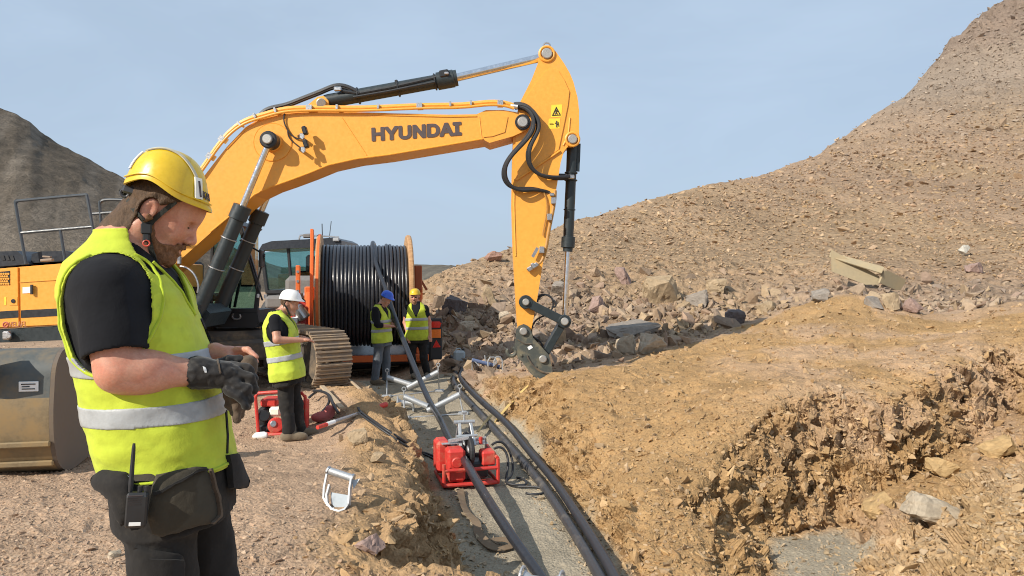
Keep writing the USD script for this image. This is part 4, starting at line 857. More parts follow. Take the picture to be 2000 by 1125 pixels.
for x, d in ((560, -.2), (650, -.2), (560, 1.9), (650, 1.9)):
    c = on_land(tq(x, 600, d)[0], TY+d); c[2] += .72
    w_ = obj('wheel', lathe([(-.2, .42), (-.2, .66), (-.15, .74), (.15, .74), (.2, .66), (.2, .42)], c, frame([0, 1, 0]), 32), M_RUB, trac, smooth=30); obj('rim', cyl(c-np.array([0, .1, 0]), c+np.array([0, .1, 0]), .41, 24, ch=.03), M_ORANGE, w_)
# ------------------------------------------------------------------ cables
def cable(name, pts, r, m, label, group=None, n=120, sides=12):
    return obj(name, tube(spline(np.array(pts), n), r, sides), m, smooth=True, label=label, cat='cable', group=group)
tp = RC0+RA*(-RW+gap*13.5)
dcab = .046
lead = [tp+np.array([0, .25, RCAB+.06]), tp+np.array([.03, -.05, RCAB+.08]), P(733, 510, 15.55), P(752, 562, 14.7), P(772, 622, 13.9), P(800, 694, 13.0), P(838, 782, 11.7), P(862, 824, 10.3), P(884, 868, 9.0), P(904, 894, 8.2), P(930, 938, 7.4), P(968, 1000, 6.7), P(1010, 1062, 6.2), P(1062, 1135, 5.75), P(1100, 1190, 5.4)]
cable('power_cable', lead, dcab, M_CABLE, 'thick black cable running down from the drum through the red cable pusher', n=160)
for k, (pth, lab) in enumerate((
    ([(872, 708), (884, 722), (886, 742), (902, 776), (930, 806), (962, 842), (1008, 894), (1056, 952), (1102, 1020), (1142, 1085), (1178, 1150), (1210, 1215)], 'dusty grey-black cable lying nearer the drum line on the trench floor, left of the pair'),
    ([(880, 704), (894, 716), (899, 740), (912, 764), (948, 800), (990, 838), (1030, 888), (1076, 944), (1118, 1006), (1158, 1070), (1196, 1136), (1226, 1205)], 'black cable along the foot of the right-hand spoil bank, right of the pair'))):
    pts = []
    for x, y in pth:
        q = ray(x, min(y, 1124)) if y < 1124 else on_land(*[floor_pt(x, y)[0], floor_pt(x, y)[1]]); pts.append(q+np.array([0, 0, .045+.03*k]))
    cable('power_cable', pts, .045, M_CABDUST if k == 0 else M_CABD2, lab, n=130)
# ------------------------------------------------------------------ V-shaped cable rollers
def v_roller(lt, lc, rc, rt, lf, rf, Y, label):
    g = thing('cable_roller', label, 'cable roller', P((lf[0]+rf[0])/2, (lf[1]+rf[1])/2, Y))
    fl_, fr_ = ray(*lf), ray(*rf)
    obj('roller', cyl(P(*lt, Y), P(*lc, Y-.05), .045, 16, ch=.008), M_GALV, g, smooth=35); obj('roller', cyl(P(*rc, Y-.12), P(*rt, Y), .045, 16, ch=.008), M_GALV, g, smooth=35)
    obj('base_bar', cyl(fl_+np.array([0, 0, .015]), fr_+np.array([0, 0, .015]), .012, 8), M_GALV, g)
    for top, ft in ((lt, fl_), (rt, fr_)):
        p_ = obj('post', [tube([ft+np.array([0, 0, .0]), P(*top, Y)+np.array([0, 0, -.05]), P(*top, Y)+np.array([0, 0, .10])], .012, 8), torus(P(*top, Y)+np.array([0, 0, .12]), frame([0, 1, 0]), .03, .008, 14, 6)], M_GALV, g)
        obj('foot', box(ft+np.array([0, 0, .02]), (.16, .12, .04), None, .008), M_GALV, g)
    return g
v_roller((756, 737), (808, 753), (795, 758), (856, 726), (755, 776), (858, 765), 13.0, 'farther V-shaped galvanised cable roller, by the blue-helmeted worker')
v_roller((789, 775), (836, 794), (834, 803), (898, 770), (790, 818), (905, 810), 11.5, 'nearer V-shaped galvanised cable roller, just before the red cable pusher')
def ground_roller(px, py, label, w=.24, r=.075, rot=0.0, cat_='cable roller'):
    q = ray(px, py) if py < 1124 else on_land(*floor_pt(px, py)); g = local(thing('ground_roller', label, cat_, q, rot))
    obj('roller', lathe([(-w/2, r*.9), (-w*.3, r*.55), (w*.3, r*.55), (w/2, r*.9)], np.array([0, 0, r+.03]), frame([1, 0, 0]), 20), M_GALV, g, smooth=40)
    for s in (-1, 1):
        obj('side_ring', [torus(np.array([s*w*.56, 0, r+.03]), frame([1, 0, 0]), r*1.15, .012, 22, 6), cyl(np.array([s*w*.53, 0, r+.03]), np.array([s*w*.6, 0, r+.03]), r*.4, 12)], M_GALV, g)
        obj('skid', beam(np.array([s*w*.56, -.14, .015]), np.array([s*w*.56, .14, .015]), .03, .02), M_GALV, g)
    return g
ground_roller(792, 801, 'small galvanised roller on the trench floor, left of the nearer V-shaped roller', .22, .085, .1)
ground_roller(1058, 1171, 'galvanised roller under the black cable at the bottom of the picture', .26, .085, -.3)
q = ray(955, 726); g = local(thing('roller_frame', 'bent galvanised tube roller frame lying beside the coupler on the ground', 'cable roller', q, .3))
for s in (-.12, .0): obj('hoop', tube([(s+.1, -.02, 0), (s+.1, 0, .2), (s+.14, 0, .27), (s+.22, 0, .27), (s+.26, 0, .2), (s+.26, -.02, 0)], .014, 8), M_GALV, g, smooth=40)
obj('roller', cyl(np.array([-.3, .1, .22]), np.array([.22, .05, .08]), .035, 14), paint('blue_steel', (.12, .16, .28), .4, dust=.2), g, smooth=40); obj('leg', [tube([(-.3, .1, 0), (-.3, .1, .24), (-.12, .0, .05)], .014, 8)], M_GALV, g); obj('leg', tube([(-.05, .12, .3), (-.02, .1, .0)], .012, 8), M_GALV, g)
# corner roller left on the yard
q = ray(664, 990); YY = q[1]
cr = thing('corner_roller', 'galvanised U-shaped corner roller lying on the yard at the trench edge', 'cable roller', q)
cz = lambda x, y, n=0.0: P(x, y, YY+(992-y)/265*.55)-np.array([0, .87, .48])*n
ZN = np.array([0, .87, -.48])
obj('trough', [prism(np.array([cz(*p) for p in ((647, 962), (684, 968), (682, 979), (674, 989), (664, 993), (654, 991), (647, 983))]), ZN, .012)], paint('dull_zinc', (.30, .33, .35), .45, metal=.5, dust=.2), cr)
def flange(pts, w, nm='side_flange'):
    obj(nm, [beam(cz(*a, w/2), cz(*b, w/2), w, .012, up=np.cross(cz(*b)-cz(*a), ZN), ext=.004) for a, b in zip(pts[:-1], pts[1:])], M_GALV, cr)
flange([(640, 920), (634, 950), (633, 970), (641, 984), (652, 991)], .028); flange([(645, 944), (640, 962), (641, 978), (650, 990), (664, 994), (675, 990), (683, 979)], .05)
flange([(688, 932), (685, 950), (684, 968), (683, 979)], .06)
obj('roller', cyl(cz(643, 915, .02), cz(690, 930, .02), .026, 18, ch=.004), M_GALV, cr, smooth=35)
obj('roller_end', [cyl(cz(641, 914, .02), cz(644, 915.5, .02), .032, 14), cyl(cz(688, 929.5, .02), cz(692, 930.8, .02), .032, 14)], M_STEEL, cr)
obj('gusset', prism(np.array([cz(688, 938), cz(703, 935), cz(690, 955)]), ZN, .01), M_GALV, cr)
# ------------------------------------------------------------------ red cable pusher
pf = unit([.253, -.967, 0]); psd = np.array([-pf[1], pf[0], 0]); psd = psd if psd[0] > 0 else -psd
pc = ray(910, 938)
pu = thing('cable_pusher', 'red cable-pushing machine with drive wheels gripping the cable on the trench floor', 'machine', pc)
def L3(s, f, u): return pc+psd*s+pf*f+np.array([0, 0, u])
PR = np.stack([psd, pf, [0, 0, 1]], 1); PR = PR if np.linalg.det(PR) > 0 else PR
def pbox(s, f, u, size, ch=.015): return box(L3(s, f, u), size, PR, ch)
rt = lambda pts, r=.02: tube([L3(*p) for p in pts], r, 8)
obj('gear_motor', [cyl(L3(.12, -.12, .20), L3(.30, -.12, .20), .075, 18, ch=.012), pbox(.05, .0, .15, (.34, .36, .18), .02)], M_BLACK, pu)
fr = obj('base_frame', [rt([(-.3, .3, .04), (.3, .3, .04), (.3, -.3, .04), (-.3, -.3, .04), (-.3, .3, .04)], .022), rt([(-.3, .3, .04), (-.3, .3, .27)]), rt([(.3, .3, .04), (.3, .3, .30)]), rt([(-.3, .3, .20), (.3, .3, .20)], .020), rt([(.3, -.28, .04), (.3, -.28, .32), (.3, .28, .30)]), pbox(0, .2, .03, (.56, .2, .012), .003)], M_RED, pu)
obj('gear_cover', [pbox(-.25, -.14, .27, (.16, .30, .36), .035)], M_RED, pu)
obj('motor_cover', [pbox(-.15, .14, .23, (.20, .22, .36), .03), cyl(L3(-.15, .25, .27), L3(-.15, .275, .27), .06, 20, ch=.01)], M_RED, pu)
bt = obj('valve_box', [pbox(.22, .12, .28, (.16, .20, .16), .02)], M_RED, pu)
obj('lever', rt([(.22, .06, .36), (.22, .04, .47)], .008), M_BLACK, bt); obj('lever_knob', cyl(L3(.17, .0, .40), L3(.17, .0, .48), .022, 10), M_RED, bt)
obj('guide_plate', [pbox(-.18, -.03, .43, (.20, .16, .012), .003)], M_GALV, pu); obj('guide_plate', [pbox(.17, -.08, .40, (.18, .18, .012), .003)], M_GALV, pu)
for s, f, u, r, w in ((.03, .10, .35, .155, .05), (.03, -.14, .36, .155, .05), (-.06, .06, .24, .12, .05)):
    w_ = obj('drive_wheel', cyl(L3(s-w/2, f, u), L3(s+w/2, f, u), r, 28, ch=.012), M_RUB, pu); obj('hub', cyl(L3(s-w/2-.015, f, u), L3(s+w/2+.015, f, u), r*.42, 16, ch=.01), M_STEEL, w_)
for s in (-.07, .09):
    obj('clamp_arm', [beam(L3(s, .06, .40), L3(s*.8, -.10, .64), .035, .02, ch=.004), beam(L3(s, -.26, .34), L3(s*.8, -.10, .64), .035, .02, ch=.004)], M_GALV, pu)
obj('cross_bar', [cyl(L3(-.12, -.10, .64), L3(.12, -.10, .64), .022, 12), cyl(L3(-.11, 0, .50), L3(.13, 0, .50), .016, 10), rt([(0, -.1, .64), (0, -.1, .74)], .014), box(L3(0, -.1, .75), (.06, .04, .03), PR, .006)], M_GALV, pu)
obj('cross_bar', [beam(L3(-.2, .02, .46), L3(.02, .08, .50), .05, .03), beam(L3(.12, -.04, .44), L3(.24, -.02, .46), .05, .03)], M_GALV, pu)
# ------------------------------------------------------------------ hoses and straps on the trench floor
def lay(pts, h=.02): return [ray(x, y)+np.array([0, 0, h]) for x, y in pts]
def hose(pts, r, label, m=M_HOSE, h=.02, n=60, name='hydraulic_hose'):
    return obj(name, tube(spline(np.array(lay(pts, h)), n), r, 8), m, smooth=True, label=label, cat='hose')
hose([(700, 800), (735, 832), (772, 856), (806, 878), (832, 890), (851, 897)], .016, 'black hose slanting down the left trench bank to the red machine', h=.03)
hose([(716, 818), (748, 846), (790, 874), (828, 892), (852, 903)], .013, 'thinner black hose below the other one on the left trench bank', h=.03)
hl = [L3(.3, .0, .38), L3(.42, -.02, .40), L3(.52, .0, .26), L3(.50, .12, .06), L3(.40, .34, .03), L3(.55, .42, .02), L3(.62, .30, .02), L3(.56, .12, .02)]
obj('hydraulic_hose', tube(spline(hl, 60), .014, 8), M_HOSE, smooth=True, label='looped black hose plugged into the right side of the red machine', cat='hose')
hl2 = [L3(.3, .1, .36), L3(.40, .1, .36), L3(.45, .16, .2), L3(.40, .3, .03), L3(.62, .50, .02), L3(.74, .62, .02), L3(.70, .74, .02), L3(.50, .72, .02)]
obj('hydraulic_hose', tube(spline(hl2, 60), .014, 8), M_HOSE, smooth=True, label='black hose curling on the gravel in front of the red machine', cat='hose')
M_STRAP = paint('dusty_brown_strap', (.17, .12, .075), .85, dust=.4, scale=9); M_YSTRAP = paint('yellow_strap', (.46, .33, .12), .8, dust=.3, scale=9)
def strap(pts, w, m, label, cat_, name, h=.015):
    p = spline(np.array(lay(pts, h)), 50); t = np.gradient(p, axis=0); s = np.cross(t, [0, 0, 1.0]); s /= np.linalg.norm(s, axis=1, keepdims=True)+1e-9
    tw = np.sin(np.linspace(0, 7, 50))[:, None]*.35; s = s*np.sqrt(1-tw**2)+np.array([0, 0, 1.0])*tw
    v = np.stack([p-s*w/2, p+s*w/2, p+s*w/2+[0, 0, .006], p-s*w/2+[0, 0, .006]], 1).reshape(-1, 3); n = len(p)
    f = np.vstack([np.stack([np.arange(n-1)*4+a, np.arange(1, n)*4+a, np.arange(1, n)*4+b, np.arange(n-1)*4+b], 1) for a, b in ((0, 1), (1, 2), (2, 3), (3, 0))])
    return obj(name, trimesh.Trimesh(v, np.vstack([f[:, [0, 1, 2]], f[:, [0, 2, 3]]]), process=False), m, label=label, cat=cat_)
strap([(898, 962), (903, 985), (916, 1012), (930, 1028), (934, 1048), (950, 1068), (972, 1079), (1000, 1074), (994, 1064), (962, 1066)], .075, M_STRAP, 'dusty brown lifting strap lying folded on the gravel below the red machine', 'strap', 'lifting_strap', .035)
strap([(1042, 748), (1010, 778), (975, 818), (957, 838)], .05, M_YSTRAP, 'yellow-brown strap lying down the right trench bank', 'strap', 'lifting_strap', .03)
strap([(960, 824), (945, 842), (933, 858)], .04, paint('olive_strap', (.12, .10, .05), .85), 'dark olive strap end reaching over the cables to the red machine', 'strap', 'lifting_strap', .10)
# ------------------------------------------------------------------ power pack behind the white-helmeted worker
gq = ray(545, 849); gp = thing('power_pack', 'red tube-framed petrol power pack behind the legs of the white-helmeted worker', 'power pack', gq); GY_ = gq[1]
gpx = lambda x, y, d=0: P(x, y, GY_+d)
for d in (0, .5):
    obj('tube_frame', [tube([gpx(505, 851, d), gpx(499, 776, d), gpx(503, 768, d), gpx(548, 765, d), gpx(590, 768, d), gpx(596, 776, d), gpx(598, 843, d)], .021, 8), tube([gpx(505, 850, d), gpx(598, 845, d)], .02, 8)], M_RED, gp, smooth=35)
obj('tube_frame', [tube([gpx(x, y, 0), gpx(x, y, .5)], .02, 8) for x, y in ((499, 774), (596, 774), (505, 849), (598, 844), (540, 765))], M_RED, gp)
obj('side_panel', [box(gpx(592, 812, .1), (.06, .35, .36), None, .01)], M_RED, gp)
obj('engine', [box(gpx(519, 815, .2), (.13, .25, .28), None, .03), cyl(gpx(516, 812, .02), gpx(516, 812, .1), .07, 16, ch=.01), box(gpx(530, 834, .2), (.25, .3, .1), None, .02)], M_BLACK, gp)
obj('fuel_tank', [box(gpx(541, 802, .15), (.15, .2, .12), None, .03)], paint('cream_tank', (.78, .76, .64), .4, dust=.1), gp)
fcv = obj('fan_cover', [cyl(gpx(539, 831, .02), gpx(539, 831, .12), .10, 20, ch=.02), box(gpx(537, 840, .15), (.18, .2, .08), None, .02)], M_RED, gp)
obj('recoil_grip', [cyl(gpx(534, 828, .0), gpx(534, 828, .03), .04, 14, ch=.008)], M_STEEL, fcv)
obj('cowl', [box(gpx(530, 784, .2), (.20, .25, .10), None, .02)], M_RED, gp)
gq2 = ray(505, 853)
obj('plastic_bottle', [tube([P(493, 853, GY_-.15)+np.array([0, 0, .0]), P(500, 852, GY_-.15), P(516, 850, GY_-.15), P(522, 850, GY_-.15)], [.012, .045, .045, .03], 12)], paint('clear_white_plastic', (.72, .74, .74), .2), smooth=40, label='crumpled clear plastic bottle lying in front of the red power pack', cat='bottle')
hose([(612, 782), (634, 786), (646, 800), (654, 818), (660, 828)], .02, 'black hose arching out to the right of the red power pack', h=.14)
hose([(604, 790), (625, 776), (642, 790), (636, 812), (622, 826)], .018, 'black hose looped over the earth beside the red power pack', h=.10)
def pole(parts, r, label, cat_, name, h=.03):
    ends = [parts[0][0], parts[-1][1]]; a = ray(*ends[0])+np.array([0, 0, h]); b = P(*ends[1], min(ray(*ends[1])[1]-.10, a[1]+1.25))
    g = thing(name, label, cat_, (a+b)/2); x0, x1 = ends[0][0], ends[1][0]
    for nm, p, q, m, k in [(p[4], p[0], p[1], p[2], p[3]) for p in parts]:
        u0, u1 = (p[0]-x0)/(x1-x0), (q[0]-x0)/(x1-x0); obj(nm, cyl(a+(b-a)*u0, a+(b-a)*u1, r*k, 10), m, g)
    return g
pl_ = pole([((620, 862), (636, 852), M_RED, .8, 'point'), ((636, 852), (650, 843), M_WHITE, .85, 'band'), ((650, 843), (702, 818), M_STEEL, .8, 'shaft'), ((702, 818), (754, 790), M_RED, 1.15, 'sleeve')], .030, 'red and grey pole lying over the earth at the left trench edge', 'pole', 'marking_pole', .16)
def lath(a, b, w, label, h=.03, name='wooden_plank', m=None):
    A, B = ray(*a)+np.array([0, 0, h]), ray(*b)+np.array([0, 0, h])
    return obj(name, beam(A, B, w, .03, ch=.004), m or M_LATH, label=label, cat='plank')
M_LATH = paint('weathered_wood', (.42, .32, .21), .8, var=.2, scale=8)
lath((629, 770), (667, 815), .07, 'weathered wooden plank leaning on the earth heap beside the tracks', .12)
lath((664, 727), (704, 764), .035, 'thin wooden stick on the ground in front of the drum', .02, 'wooden_stick')
lath((664, 728), (780, 716), .10, 'long grey board lying on the ground under the drum', .02)
bq = ray(632, 822)
obj('cloth_bag', mesh_field(lambda p: smin(sd_ell(p, bq+np.array([-.03, 0, .05]), (.13, .09, .07)), sd_ell(p, bq+np.array([.07, .02, .10]), (.07, .06, .10)), .04)+.02*(meshkit.noise(p*16)-.5), bq-.3, bq+.35, .014), paint('pink_red_cloth', (.36, .10, .09), .9, dust=.3), smooth=True, label='crumpled pinkish-red cloth bag on the earth beside the power pack', cat='bag')
# jerrycan
jq = ray(897, 712)
jc = local(thing('jerrycan', 'pale grey plastic jerrycan standing by the foot of the rubble', 'jerrycan', jq, .2))
obj('body', [box((0, 0, .15), (.24, .16, .29), None, .04)], paint('pale_plastic', (.36, .40, .41), .5, dust=.2), jc)
obj('handle', tube([(-.08, 0, .29), (-.06, 0, .335), (.02, 0, .335), (.04, 0, .29)], .014, 8), paint('pale_plastic_2', (.36, .40, .41), .5), jc); obj('cap', cyl(np.array([.08, 0, .28]), np.array([.08, 0, .33]), .028, 12), M_BLACK, jc)
# bent steel plate on the slope
bl = thing('steel_blade', 'dusty bent steel plate half buried in the scree slope', 'steel plate', ray(1690, 556))
BY = min(ray(1765, 574)[1], ray(1716, 560)[1])-.12
bp = lambda x, y, d=0: P(x, y, BY+d)
M_BLADE = paint('dusty_steel_plate', (.33, .27, .17), .75, dust=.5, dustcol=(.40, .30, .17), scale=1.6, var=.1)
obj('long_plate', [prism(np.array([bp(1623, 487, .3), bp(1718, 540, 0), bp(1716, 556, 0), bp(1690, 556, .1), bp(1624, 530, .3)]), [.25, .95, 0], .05), prism(np.array([bp(1625, 481, .3), bp(1724, 530, 0), bp(1717, 546, -.08), bp(1622, 491, .2)]), [.1, .7, -.7], .03)], M_BLADE, bl)
obj('end_plate', prism(np.array([bp(1722, 528, -.05), bp(1733, 529, 0), bp(1774, 547, .15), bp(1772, 555, .15), bp(1762, 568, .12), bp(1752, 567, .1), bp(1714, 552, -.1)]), [-.4, .9, .1], .05), M_BLADE, bl)
# ------------------------------------------------------------------ loose digging bucket on the left
BE, BWd = unit([-.2, .98, 0]), unit([-.98, -.2, 0])
B0 = np.array([(97-CX)/FPX*6.3, 6.3, 0]); B0[2] = on_land(B0[0], B0[1]+.4)[2]-.02
bu = thing('digging_bucket', 'dirty dark green excavator bucket lying on the yard at the left edge', 'bucket', B0)
bpt = lambda e, z, w: B0+BE*e+BWd*w+np.array([0, 0, z])
PROF = [(.30, 1.13), (.16, 1.10), (.04, .98), (.0, .78), (-.02, .58), (.0, .36), (.07, .18), (.20, .07), (.42, .02), (.70, .03), (.98, .06), (1.22, .10)]
PROF = smooth_outline(PROF, 4, False)
def shell(prof, w0, w1, th, m, nm, par):
    n = len(prof); t = np.gradient(prof, axis=0); nn = np.stack([-t[:, 1], t[:, 0]], 1); nn /= np.linalg.norm(nn, axis=1, keepdims=True); inn = prof-nn*th*np.sign(((prof-np.array([.5, .6]))*nn).sum(1))[:, None]
    v = np.array([bpt(*p, w) for w in (w0, w1) for ring in (prof, inn) for p in ring]); f = []
    for k in range(n-1):
        a, b, c, d = k, n+k, 2*n+k, 3*n+k
        f += [(a, a+1, c+1, c), (b, d, d+1, b+1), (a, b, b+1, a+1), (c, c+1, d+1, d)]
    for k in (0, n-1): f.append((k, n+k, 3*n+k, 2*n+k))
    f = np.array(f); return obj(nm, trimesh.Trimesh(v, np.vstack([f[:, [0, 1, 2]], f[:, [0, 2, 3]]]), process=False), m, par, smooth=30)
M_BKT = paint('bucket_green_grey', (.075, .082, .078), .5, dust=.5, dustcol=(.22, .16, .09), scale=3, var=.15)
M_WORN = paint('bucket_worn_brown', (.21, .155, .085), .6, metal=.15, dust=.6, dustcol=(.33, .22, .10), scale=3.5, var=.2)
shell(PROF[:14], .0, 1.6, .03, M_BKT, 'back_plate', bu)
shell(PROF[13:], .0, 1.6, .03, M_WORN, 'bottom_plate', bu)
SIDE = list(map(tuple, PROF))+[(1.24, .16), (1.05, .36), (.82, .62), (.62, .88), (.50, 1.05), (.42, 1.12)]
M_SIDE = paint('bucket_side_dusty', (.13, .10, .075), .7, dust=.5, dustcol=(.19, .145, .10), scale=3.2, var=.12)
obj('side_plate', prism(np.array([bpt(e, z, -.035) for e, z in SIDE]), BWd, .034), M_SIDE, bu)
obj('side_plate', prism(np.array([bpt(e, z, 1.6) for e, z in SIDE]), BWd, .034), M_SIDE, bu)
obj('side_rib', [beam(bpt(a[0], a[1], -.02), bpt(b[0], b[1], -.02), .09, .07, up=BWd, ch=.008, ext=.01) for a, b in zip(*(lambda s: (s[:-1], s[1:]))(smooth_outline([(.40, 1.12), (.50, 1.02), (.62, .84), (.82, .58), (1.05, .32), (1.22, .15)], 2, False)))], M_MUD, bu)
for z0, e0, nm in ((.34, .0, 'wear_strip'), (.16, .07, 'wear_strip')):
    obj(nm, box(bpt(e0-.015, z0, .8), (1.62, .035, .05), np.stack([BWd, BE, [0, 0, 1]], 1), .01), M_WORN, bu)
obj('wear_strip', box(bpt(.0, .46, .62), (.04, .03, .5), np.stack([BWd, BE, [0, 0, 1]], 1), .008), M_WORN, bu)
lbp = obj('label_plate', box(bpt(-.004, .83, .16), (.15, .008, .085), np.stack([BWd, BE, [0, 0, 1]], 1), .003), M_WHITE, bu)
many('print_line', [box(bpt(-.009, .83+dz, .16+dw), (l, .004, .009), np.stack([BWd, BE, [0, 0, 1]], 1)) for dz, dw, l in ((.02, 0, .11), (0, .02, .06), (-.02, 0, .10))], M_BLACK, lbp)
for w in (.42, .95): obj('hinge_plate', prism(np.array([bpt(e, z, w) for e, z in ((.0, .75), (.04, 1.0), (-.05, 1.22), (-.2, 1.2), (-.22, 1.05), (-.1, .85))]), BWd, .06), M_BKT, bu)
obj('hinge_pin', cyl(bpt(-.12, 1.12, .38), bpt(-.12, 1.12, 1.05), .05, 18), M_PIN, bu)
# ------------------------------------------------------------------ people: cloth, skin
def cloth(name, col, rough=.85, scale=22, var=.12, stain=0.0, staincol=(.08, .07, .04), sheen=.15, bump=.35, sscale=4.5):
    return mat(name, {'g': ('geometry', {}), 'n': ('noise_texture', {'scale': scale, 'detail': 6.0, 'roughness': .65}), 's': ('noise_texture', {'scale': sscale, 'detail': 6.0, 'roughness': .7}),
        'v': ('map_range', {'from_min': .3, 'from_max': .7, 'to_min': 1-var, 'to_max': 1+var}), 'c0': ('vector_math', {'math_type': 'scale', 'vector1': col}),
        'm': ('map_range', {'range_type': 'smoothstep', 'from_min': .52, 'from_max': .72, 'to_min': 0.0, 'to_max': stain}), 'mx': ('mix_color', {'b': staincol}),
        'w': ('noise_texture', {'scale': 420.0, 'detail': 2.0}), 'h': ('math', {'math_type': 'multiply_add', 'value2': .12}),
        'b': ('bump', {'strength': bump, 'distance': .01}), 'p': ('principled_bsdf', {'roughness': rough, 'sheen_weight': sheen, 'specular_ior_level': .2})},
        [('g.position', 'n.vector'), ('g.position', 's.vector'), ('g.position', 'w.vector'), ('n.fac', 'v.value'), ('v.result', 'c0.scale'), ('s.fac', 'm.value'), ('m.result', 'mx.fac'), ('c0.vector', 'mx.a'), ('mx.result', 'p.base_color'), ('w.fac', 'h.value1'), ('n.fac', 'h.value3'), ('h.value', 'b.height'), ('b.normal', 'p.normal')])
def skin(name, col, red=.5):
    return mat(name, {'g': ('geometry', {}), 'n': ('noise_texture', {'scale': 26.0, 'detail': 5.0, 'roughness': .6}), 'f': ('noise_texture', {'scale': 520.0, 'detail': 2.0}), 'm': ('map_range', {'from_min': .35, 'from_max': .7, 'to_min': 0.0, 'to_max': red}), 'n3': ('noise_texture', {'scale': 140.0, 'detail': 4.0, 'roughness': .7}), 'm3': ('map_range', {'from_min': .3, 'from_max': .7, 'to_min': .86, 'to_max': 1.10}), 'c3': ('vector_math', {'math_type': 'scale'}),
        'mx': ('mix_color', {'a': col, 'b': (col[0]*.92, col[1]*.66, col[2]*.60)}), 'b': ('bump', {'strength': .12, 'distance': .002}), 'p': ('principled_bsdf', {'roughness': .48, 'subsurface_weight': .18, 'subsurface_scale': .006, 'subsurface_radius': (1.0, .35, .2), 'specular_ior_level': .38})},
        [('g.position', 'n.vector'), ('g.position', 'f.vector'), ('n.fac', 'm.value'), ('m.result', 'mx.fac'), ('g.position', 'n3.vector'), ('n3.fac', 'm3.value'), ('m3.result', 'c3.scale'), ('mx.result', 'c3.vector1'), ('c3.vector', 'p.base_color'), ('f.fac', 'b.height'), ('b.normal', 'p.normal')])
def hairy(name, c0, c1, scale=90):
    return mat(name, {'g': ('geometry', {}), 'mp': ('mapping', {'scale': (1.0, 1.0, .45)}), 'n': ('noise_texture', {'scale': scale, 'detail': 5.0, 'roughness': .75}), 'r': ('rgb_ramp', {'ramp': [(.3, c0), (.7, c1)]}), 'b': ('bump', {'strength': .9, 'distance': .006}), 'p': ('principled_bsdf', {'roughness': .6, 'specular_ior_level': .25})},
        [('g.position', 'mp.vector'), ('mp.vector', 'n.vector'), ('n.fac', 'r.fac'), ('r.color', 'p.base_color'), ('n.fac', 'b.height'), ('b.normal', 'p.normal')])
M_SKIN = skin('fair_skin', (.53, .275, .19), .75)
M_SKIN2 = skin('tanned_skin', (.46, .25, .17))
M_VEST = cloth('hi_vis_yellow', (.455, .535, .045), .8, stain=.62, staincol=(.20, .22, .035), scale=14, sheen=.1)
M_VEST2 = cloth('hi_vis_yellow_clean', (.48, .575, .055), .8, stain=.35, scale=14, sheen=.1)
M_REFL = cloth('reflective_band', (.36, .375, .38), .4, var=.10, stain=.35, staincol=(.34, .34, .32), sheen=0, bump=.2, scale=30)
M_SHIRT = cloth('black_cotton', (.010, .0105, .013), .95, sheen=.03)
M_TROU = cloth('black_work_cloth', (.023, .0215, .0205), .95, stain=.55, staincol=(.070, .060, .047), sheen=.03)
M_POUCH = cloth('faded_olive_cloth', (.055, .047, .034), .92, stain=.7, staincol=(.14, .115, .080), sheen=.05, sscale=9)
M_GLOVE = cloth('black_glove', (.018, .017, .017), .6, stain=.3, staincol=(.07, .055, .04))
M_LEATHER = cloth('brown_glove_leather', (.085, .060, .040), .8, stain=.4, staincol=(.14, .10, .07))
M_JEANS = cloth('grey_jeans', (.105, .118, .135), .9, stain=.3, staincol=(.17, .16, .14))
M_BOOT = cloth('dusty_boot', (.16, .125, .085), .85, stain=.4, staincol=(.25, .19, .12))
M_STRAPK = cloth('black_webbing', (.030, .032, .028), .7, scale=120)
M_HAIR = hairy('brown_hair', (.045, .027, .015), (.13, .078, .044)); M_BEARD = hairy('ginger_beard', (.11, .052, .025), (.29, .150, .080), 150)
M_HELY = paint('helmet_yellow', (.66, .44, .014), .34, dust=.38, dustcol=(.42, .29, .05), scale=7, var=.06, coat=.25)
M_HELW = paint('helmet_white', (.78, .78, .76), .32, dust=.06, coat=.2); M_HELB = paint('helmet_blue', (.015, .10, .62), .3, dust=.04, coat=.2)
M_REFG = paint('reflective_grey_strip', (.50, .47, .36), .35, dust=.1)

class Torso:
    """a leaning trunk: rows of (height along the axis, shift forwards, half depth, half width)"""
    def __init__(s, O, A, f, rows):
        s.O, s.A = np.asarray(O, float), unit(A); s.F = unit(np.asarray(f)-s.A*(np.asarray(f) @ s.A)); s.L = np.cross(s.A, s.F); s.rows = np.array(rows, float)
    def loc(s, p): q = p-s.O; return q @ s.F, q @ s.L, q @ s.A
    def pt(s, f, l, a): return s.O+s.F*f+s.L*l+s.A*a
    def __call__(s, p, inf=0.0, lo=-9, hi=9):
        f, l, a = s.loc(p); r = s.rows
        c = np.interp(a, r[:, 0], r[:, 1]); rf = np.interp(a, r[:, 0], r[:, 2])+inf; rl = np.interp(a, r[:, 0], r[:, 3])+inf
        e = 2.35; k = ((np.abs(f-c)/rf)**e+(np.abs(l)/rl)**e)**(1/e)
        d = (k-1)*np.minimum(rf, rl)
        return np.maximum(d, np.maximum(np.maximum(lo, r[0, 0]-.03)-a, a-np.minimum(hi, r[-1, 0]+inf*.5)))
